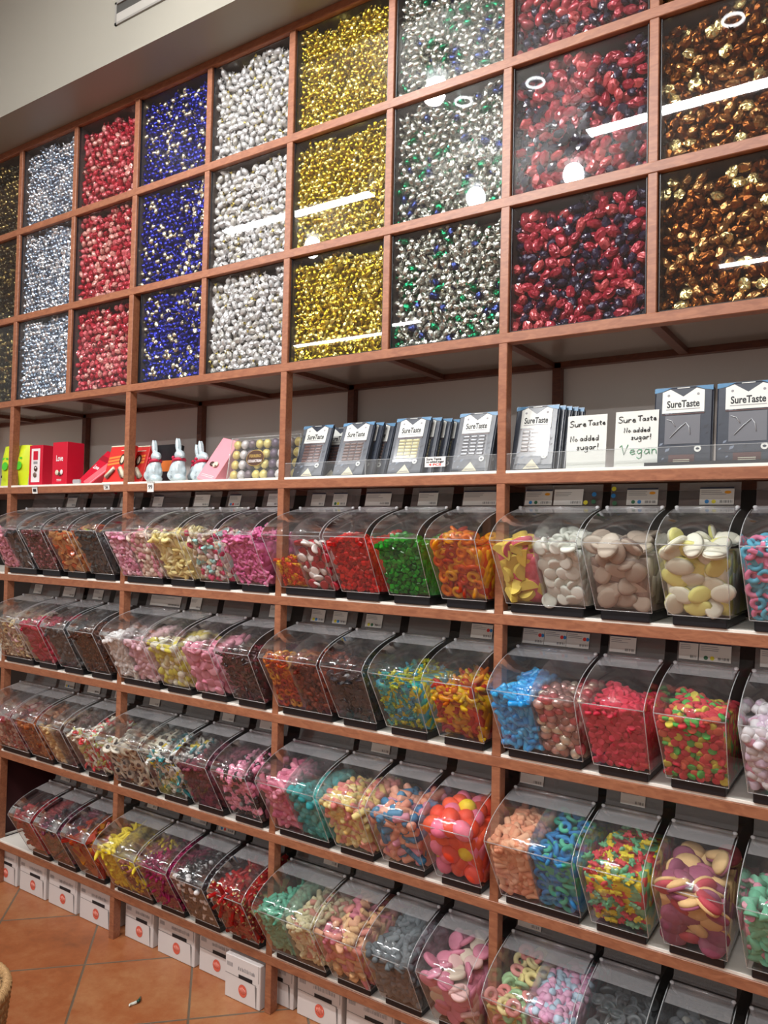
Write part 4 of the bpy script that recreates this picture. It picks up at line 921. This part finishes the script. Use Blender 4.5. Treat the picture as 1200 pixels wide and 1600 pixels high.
# white foil rabbits
BUN = mat('white_foil_rabbit', '#c4d4da', .32, .15, bump=.15, bscale=120); RIB = mat('crimson_ribbon', '#b8143c', .45)
b = MB()
b.ell((0, 0, .24), (.20, .17, .25), BUN); b.ell((-.07, 0, .16), (.16, .19, .16), BUN); b.ell((.07, 0, .38), (.13, .12, .18), BUN); b.ell((.13, .0, .08), (.12, .13, .08), BUN)
b.ell((.09, 0, .60), (.14, .105, .115), BUN); b.ell((.19, 0, .575), (.07, .06, .06), BUN)
for s in (-1, 1):
    b.ell((-.005, .026*s, .82), (.06, .034, .19), BUN, R=Matrix.Rotation(math.radians(-12), 3, 'Y')); b.ell((.14, .07*s, .30), (.05, .04, .12), BUN, R=Matrix.Rotation(math.radians(-18), 3, 'Y'))
rb = baked(b.mesh('rabbit'), [('REMESH', dict(mode='VOXEL', voxel_size=.018)), ('SMOOTH', dict(factor=.6, iterations=4))])
for v in rb.vertices: v.co = Vector((v.co.x*.160, v.co.y*.160, v.co.z*.142))
for p in rb.polygons: p.use_smooth = True
rb.materials.clear(); rb.materials.append(BUN)
q = .142; b = MB(); b.tube([(.075*q+.125*q*math.cos(a), .12*q*math.sin(a), .485*q+.02*q*math.cos(a)) for a in [2*math.pi*i/20 for i in range(21)]], .0055, RIB, 8, False)
for s in (-1, 1): b.ell((-.07*q, -.09*q, (.50+.05*s)*q), (.008, .005, .006), RIB, 8, 6)
b.tube([(-.06*q, -.1*q, .49*q), (-.10*q, -.12*q, .40*q), (-.09*q, -.13*q, .33*q)], .0025, RIB, 6); ribm = b.mesh('ribbon')
b = MB(); 
for s in (-1, 1): b.ell((.165*q, s*.085*q, .62*q), (.0022, .0014, .0028), INK, 8, 6)
b.ell((.256*q, 0, .585*q), (.0022, .002, .0018), mat('rabbit_nose', '#7a4a50', .5), 8, 6); facem = b.mesh('face')
b = MB(); b.rect(-.012, .014, .030, .0325, -.0245, mat('rabbit_print', '#5c6c80', .5)); b.rect(-.010, .010, .025, .0268, -.0245, mat('rabbit_print', '#5c6c80')); b.disc(.004, .014, .006, .006, -.0245, mat('rabbit_print_pale', '#8c98a4', .5), 14); prm = b.mesh('print')
for x, y, yaw, s, l in ((-2.098, .045, -18, 1.03, 'white foil chocolate rabbit nearest the wood post'), (-1.992, .055, -22, 1.05, 'white foil chocolate rabbit, second from the wood post'), (-1.975, .125, -12, .95, 'small white foil rabbit half hidden behind the others'), (-1.905, .075, -12, .97, 'white foil chocolate rabbit beside the pink box'), (-1.80, .16, -12, .97, 'white foil rabbit whose ear tip shows behind the pink box')):
    t = thing('chocolate_rabbit', l, 'chocolate rabbit', (x, y, ZD), (0, 0, math.radians(yaw)), 'white chocolate rabbits'); t.scale = (s, s, s)
    link('body', rb, t); link('ribbon', ribm, t); link('face', facem, t); link('printed_mark', prm, t)

t = tbox('praline_carton', 'soft pink carton slanting beside the clear praline box', -1.845, .036, .082, .045, .165, -4, -30, 12, mat('pink_card', '#e0909c', .4))
mb = MB(); mb.ell((-.010, -.003, .062), (.011, .003, .009), CH['dark'], 10, 6); mb.ell((.008, -.004, .062), (.012, .003, .011), CREAM, 10, 6); mb.ell((.014, -.006, .056), (.004, .002, .004), CH['milk'], 8, 5); mb.build('praline_picture', t)
mb = MB(); mb.rect(-.03, .03, .020, .0215, -.0006, WHT); mb.rect(-.03, .03, .014, .0155, -.0006, WHT); mb.build('front_print', t)

# clear praline box
PX = -1.617; PW, PHh = .283, .136; LEAN = math.radians(-9)
t = thing('praline_box', 'large clear box of foil pralines with oval brown label, across the wood post', 'praline box', (PX, .048, ZD+.001), (LEAN, 0, 0))
mb = MB(); mb.box(-PW/2, PW/2, 0, .034, 0, PHh, clear('praline_box_plastic', (.93, .94, .93), .07, .05, .04)); mb.build('clear_case', t)
mb = MB()
for a, b_ in (((-PW/2, 0), (PW/2, 0)), ((PW/2, 0), (PW/2, PHh)), ((PW/2, PHh), (-PW/2, PHh)), ((-PW/2, PHh), (-PW/2, 0))): mb.tube([(a[0], 0, a[1]), (b_[0], 0, b_[1])], .0016, RIM, 6)
mb.build('rim', t)
mb = MB(); mb.box(-PW/2+.003, PW/2-.003, .026, .032, .003, PHh-.003, mat('praline_tray', '#4a4440', .4)); mb.build('inner_tray', t)
mb = MB(); OV = mat('oval_brown', '#4c3020', .35); GOL = mat('gold_print', '#c8a860', .3, .5)
mb.disc(-.03, .068, .037, .026, -.0012, GOL, 32); mb.disc(-.03, .068, .0355, .0245, -.0016, OV, 32); puttext(mb, 'FERRERO', .013, GOL, -.03, .074, -.0020, .048, .0003); puttext(mb, 'COLLECTION', .011, WHT, -.03, .058, -.0020, .056, .0004); mb.build('oval_label', t)
mw0 = Matrix.Translation((PX, .048, ZD+.001)) @ Matrix.Rotation(LEAN, 4, 'X')
PRC = [('#d8c070', 'gold foil'), ('#cfc8c8', 'silvery white'), ('#6c5c64', 'dusky brown'), ('#d8c874', 'gold foil'), ('#dccc7c', 'gold foil'), ('#5c4c60', 'dusky purple'), ('#d4cccc', 'silvery white'), ('#6c5c60', 'dusky brown'), ('#d0bc6c', 'gold foil')]
pcup = mat('paper_cup', '#3a2c26', .6)
for i, (c, nmx) in enumerate(PRC):
    for j in range(4):
        b = MB(); b.ell((0, 0, 0), (.0145, .0110, .0150), mat('praline_'+c.strip('#'), c, .4, .2, bump=.6, bscale=260), 14, 9); b.v = [tuple(Vector(v)+Vector(rng.normal(0, .0004, 3))) for v in b.v]
        o = b.build('foil_praline'); o.matrix_world = mw0 @ Matrix.Translation((-PW/2+.016+i*.0314, .0135, .0185+j*.0328))
        tag(o, f'{nmx} praline in column {["one","two","three","four","five","six","seven","eight","nine"][i]} from the left of the clear praline box', 'praline', f'pralines, column {i+1} of the box')

# price tags
def ptag(label, x, z, w, h, txt, lean=8):
    t = thing('price_tag', label, 'price tag', (x, -.0035, z), (math.radians(lean), 0, math.radians(-3)))
    mb = MB(); mb.box(-w/2, w/2, 0, .0008, -h/2, h/2, PAPER2, .0002); puttext(mb, txt, h*.62, INK, 0, 0, -.0004, w*.62, .0004); mb.build('tag', t)
    mb = MB(); mb.box(-w/2, w/2, -.002, .004, h/2, h/2+.004, RIM); mb.build('clip', t)
ptag('small white price tag below the crimson window box', -2.712, 1.517, .036, .024, '1')
ptag('small white price tag below the caramel carton', -2.285, 1.522, .034, .016, '2')
ptag('white price tag reading 99 below the white rabbits', -2.056, 1.519, .034, .032, '99', 2)

# ---------------------------------------------------------------- cartons on the floor
CART = mat('white_carton', '#d4ccc8', .6, noise=.05, nscale=6); CSH = mat('carton_crease', '#76706e', .6); ROUND = mat('round_red_mark', '#d4604c', .55)
def carton(label, x0, x1, y=.035, h=.125, wingr=True):
    w_ = x1-x0
    t = thing('shipping_carton', label, 'carton', ((x0+x1)/2, y, .0005), group='white shipping cartons under the bottom shelf')
    mb = MB(); mb.box(-w_/2+.002, w_/2-.002, 0, .26, 0, h, CART, .002); mb.build('box', t)
    mb = MB(); a = -w_/2+.004; b_ = w_/2-.004; yy = -.0005
    mb.add([(a, yy, .070), (b_-.012, yy, .066), (b_-.012, yy, .0675), (a, yy, .0715)], [(0, 1, 2, 3)], CSH)
    mb.add([(b_-.012, yy, .0), (b_-.0105, yy, .0), (b_-.0105, yy, .062), (b_-.018, yy, .067), (b_-.018, yy, .0655)], [(0, 1, 2, 3, 4)], CSH)
    mb.rect(b_-.005, b_-.0035, .075, h, yy, CSH)
    mb.rect(-w_*.10, w_*.28, .068, .079, yy-.0003, INK)
    R = random.Random(int(x0*1000))
    xx = -w_*.12
    while xx < w_*.34: mb.rect(xx, xx+.0016, .090, .100+R.uniform(-.002, .002), yy, INKG); xx += R.choice([.0026, .0036, .005])
    xx = a+.006
    while xx < a+.030: mb.rect(xx, xx+.0014, .092, .104, yy, INKG); xx += .0030
    mb.build('printed_face', t)
    mb = MB(); mb.disc(w_*.02, .036, .0165, .0180, -.001, ROUND, 28); pale = mat('pale_print', '#e8a898', .6)
    for k in range(-2, 3): mb.tube([(w_*.02+k*.005-.001, -.0012, .036-.010+abs(k)*.002), (w_*.02+k*.005+.0015, -.0012, .036), (w_*.02+k*.005-.0005, -.0012, .036+.010-abs(k)*.002)], .0010, pale, 4)
    mb.build('round_mark', t)
ords = ['first', 'second', 'third', 'fourth']
for i, (a, b_) in enumerate([(-2.95, -2.79), (-2.775, -2.605), (-2.59, -2.42), (-2.405, -2.225)]): carton(f'white carton with red round mark, {ords[i]} from left in the first floor bay', a, b_, .03)
for i, (a, b_, y) in enumerate([(-2.170, -2.025, .04), (-2.005, -1.83, .04), (-1.818, -1.665, .045), (-1.655, -1.512, -.006)]): carton(f'white carton with red round mark, {ords[i]} from left in the second floor bay', a, b_, y)
for i, (a, b_) in enumerate([(-1.625, -1.436), (-1.424, -1.262), (-1.250, -1.09), (-1.075, -.91)]): carton(['white carton mostly hidden behind the third post, red round mark covered', 'white carton with red round mark, right of the third post', 'white carton second to the right of the third post', 'white carton third to the right of the third post'][i], a, b_, .05 if i else .30*0+.052)

# ---------------------------------------------------------------- dropped sweet and basket
b = MB(); S_worm(b, cmat('foam', '#dfe4d8'), cmat('gloss', '#1c4a3c')); b.v = [(x*.052, y*.034, z*.034+.005) for x, y, z in b.v]
o = b.build('dropped_sweet'); o.location = (-1.832, -.184, .0005); o.rotation_euler = (0, 0, math.radians(98)); tag(o, 'small white and dark green sweet dropped on the terracotta floor', 'sweet')
WICK = mat('straw_rope', '#b08a5c', .7, noise=.25, nscale=90)
t = thing('woven_basket', 'woven straw basket at the edge of the tiled floor', 'basket', (-1.905, -.727, 0))
b = MB(); NT = 54
for k in range(3):
    P = []; 
    for i in range(NT*7+1):
        a = 2*math.pi*i/(NT*7); ph_ = 2*math.pi*i/7+k*math.pi*2/3
        rr = 1.0+.050*math.cos(ph_); P.append((.16*rr*math.cos(a), .16*rr*math.sin(a), .0085*math.sin(ph_)))
    b.tube(P, .0052, WICK, 6, False)
coil = b.mesh('rope_coil')
for k in range(11):
    o = link('rope_coil', coil, t); o.location = (0, 0, .014+k*.0235); s = .80+.20*(k/10)**.7; o.scale = (s, s, 1.4)
b = MB(); b.lathe([(.02, .004), (.120, .004), (.125, .008), (.02, .012)], (0, 0, 0), WICK, 28); b.build('base', t)

# ---------------------------------------------------------------- ceiling lamps (seen only as reflections)
LW = mat('lamp_housing', '#dcdcd8', .4)
for i, (x, y, L, P) in enumerate(TUBES):
    mb = MB(); mb.box(x-L/2, x+L/2, y-.04, y+.04, 3.345, CEIL, LW, .004); o = mb.build('tube_lamp'); tag(o, f'long white ceiling tube lamp, {["over the right bays","over the left bays","far right over the aisle","far left over the aisle"][i]}', 'lamp')
RG = mat('glowing_ring', '#eef2f4', .4, emit=14)
for i, (x, y, P) in enumerate(SPOTS):
    mb = MB(); mb.lathe([(.034, 3.332), (.05, 3.332), (.055, CEIL), (.01, CEIL)], (x, y, 0), LW, 20); tag(mb.build('ceiling_spotlight'), f'round white ceiling spotlight number {["one","two","three","four","five"][i]} counted towards the aisle', 'lamp')
for i, (x, y) in enumerate([(-1.265, -1.24), (-1.588, -1.26), (-3.248, -1.07), (-.477, -1.26)]):
    mb = MB(); n = 24; mb.tube([(x+.036*math.cos(2*math.pi*k/n), y+.036*math.sin(2*math.pi*k/n), 3.30) for k in range(n+1)], 0.005, RG, 8, False)
    o = mb.build('ring_light'); tag(o, f'small glowing ring light hanging under the ceiling, {["over the third bay","left of the third bay","over the first bay","over the last bay"][i]}', 'lamp')
    mb = MB(); mb.tube([(x, y+.036, 3.30), (x, y+.036, CEIL)], .003, LW, 6); mb.build('stem', o)
for o in bpy.data.objects:
    if o.type == 'MESH' and not o.data.materials: o.data.materials.append(PAPER)
print('objects', len(bpy.data.objects))
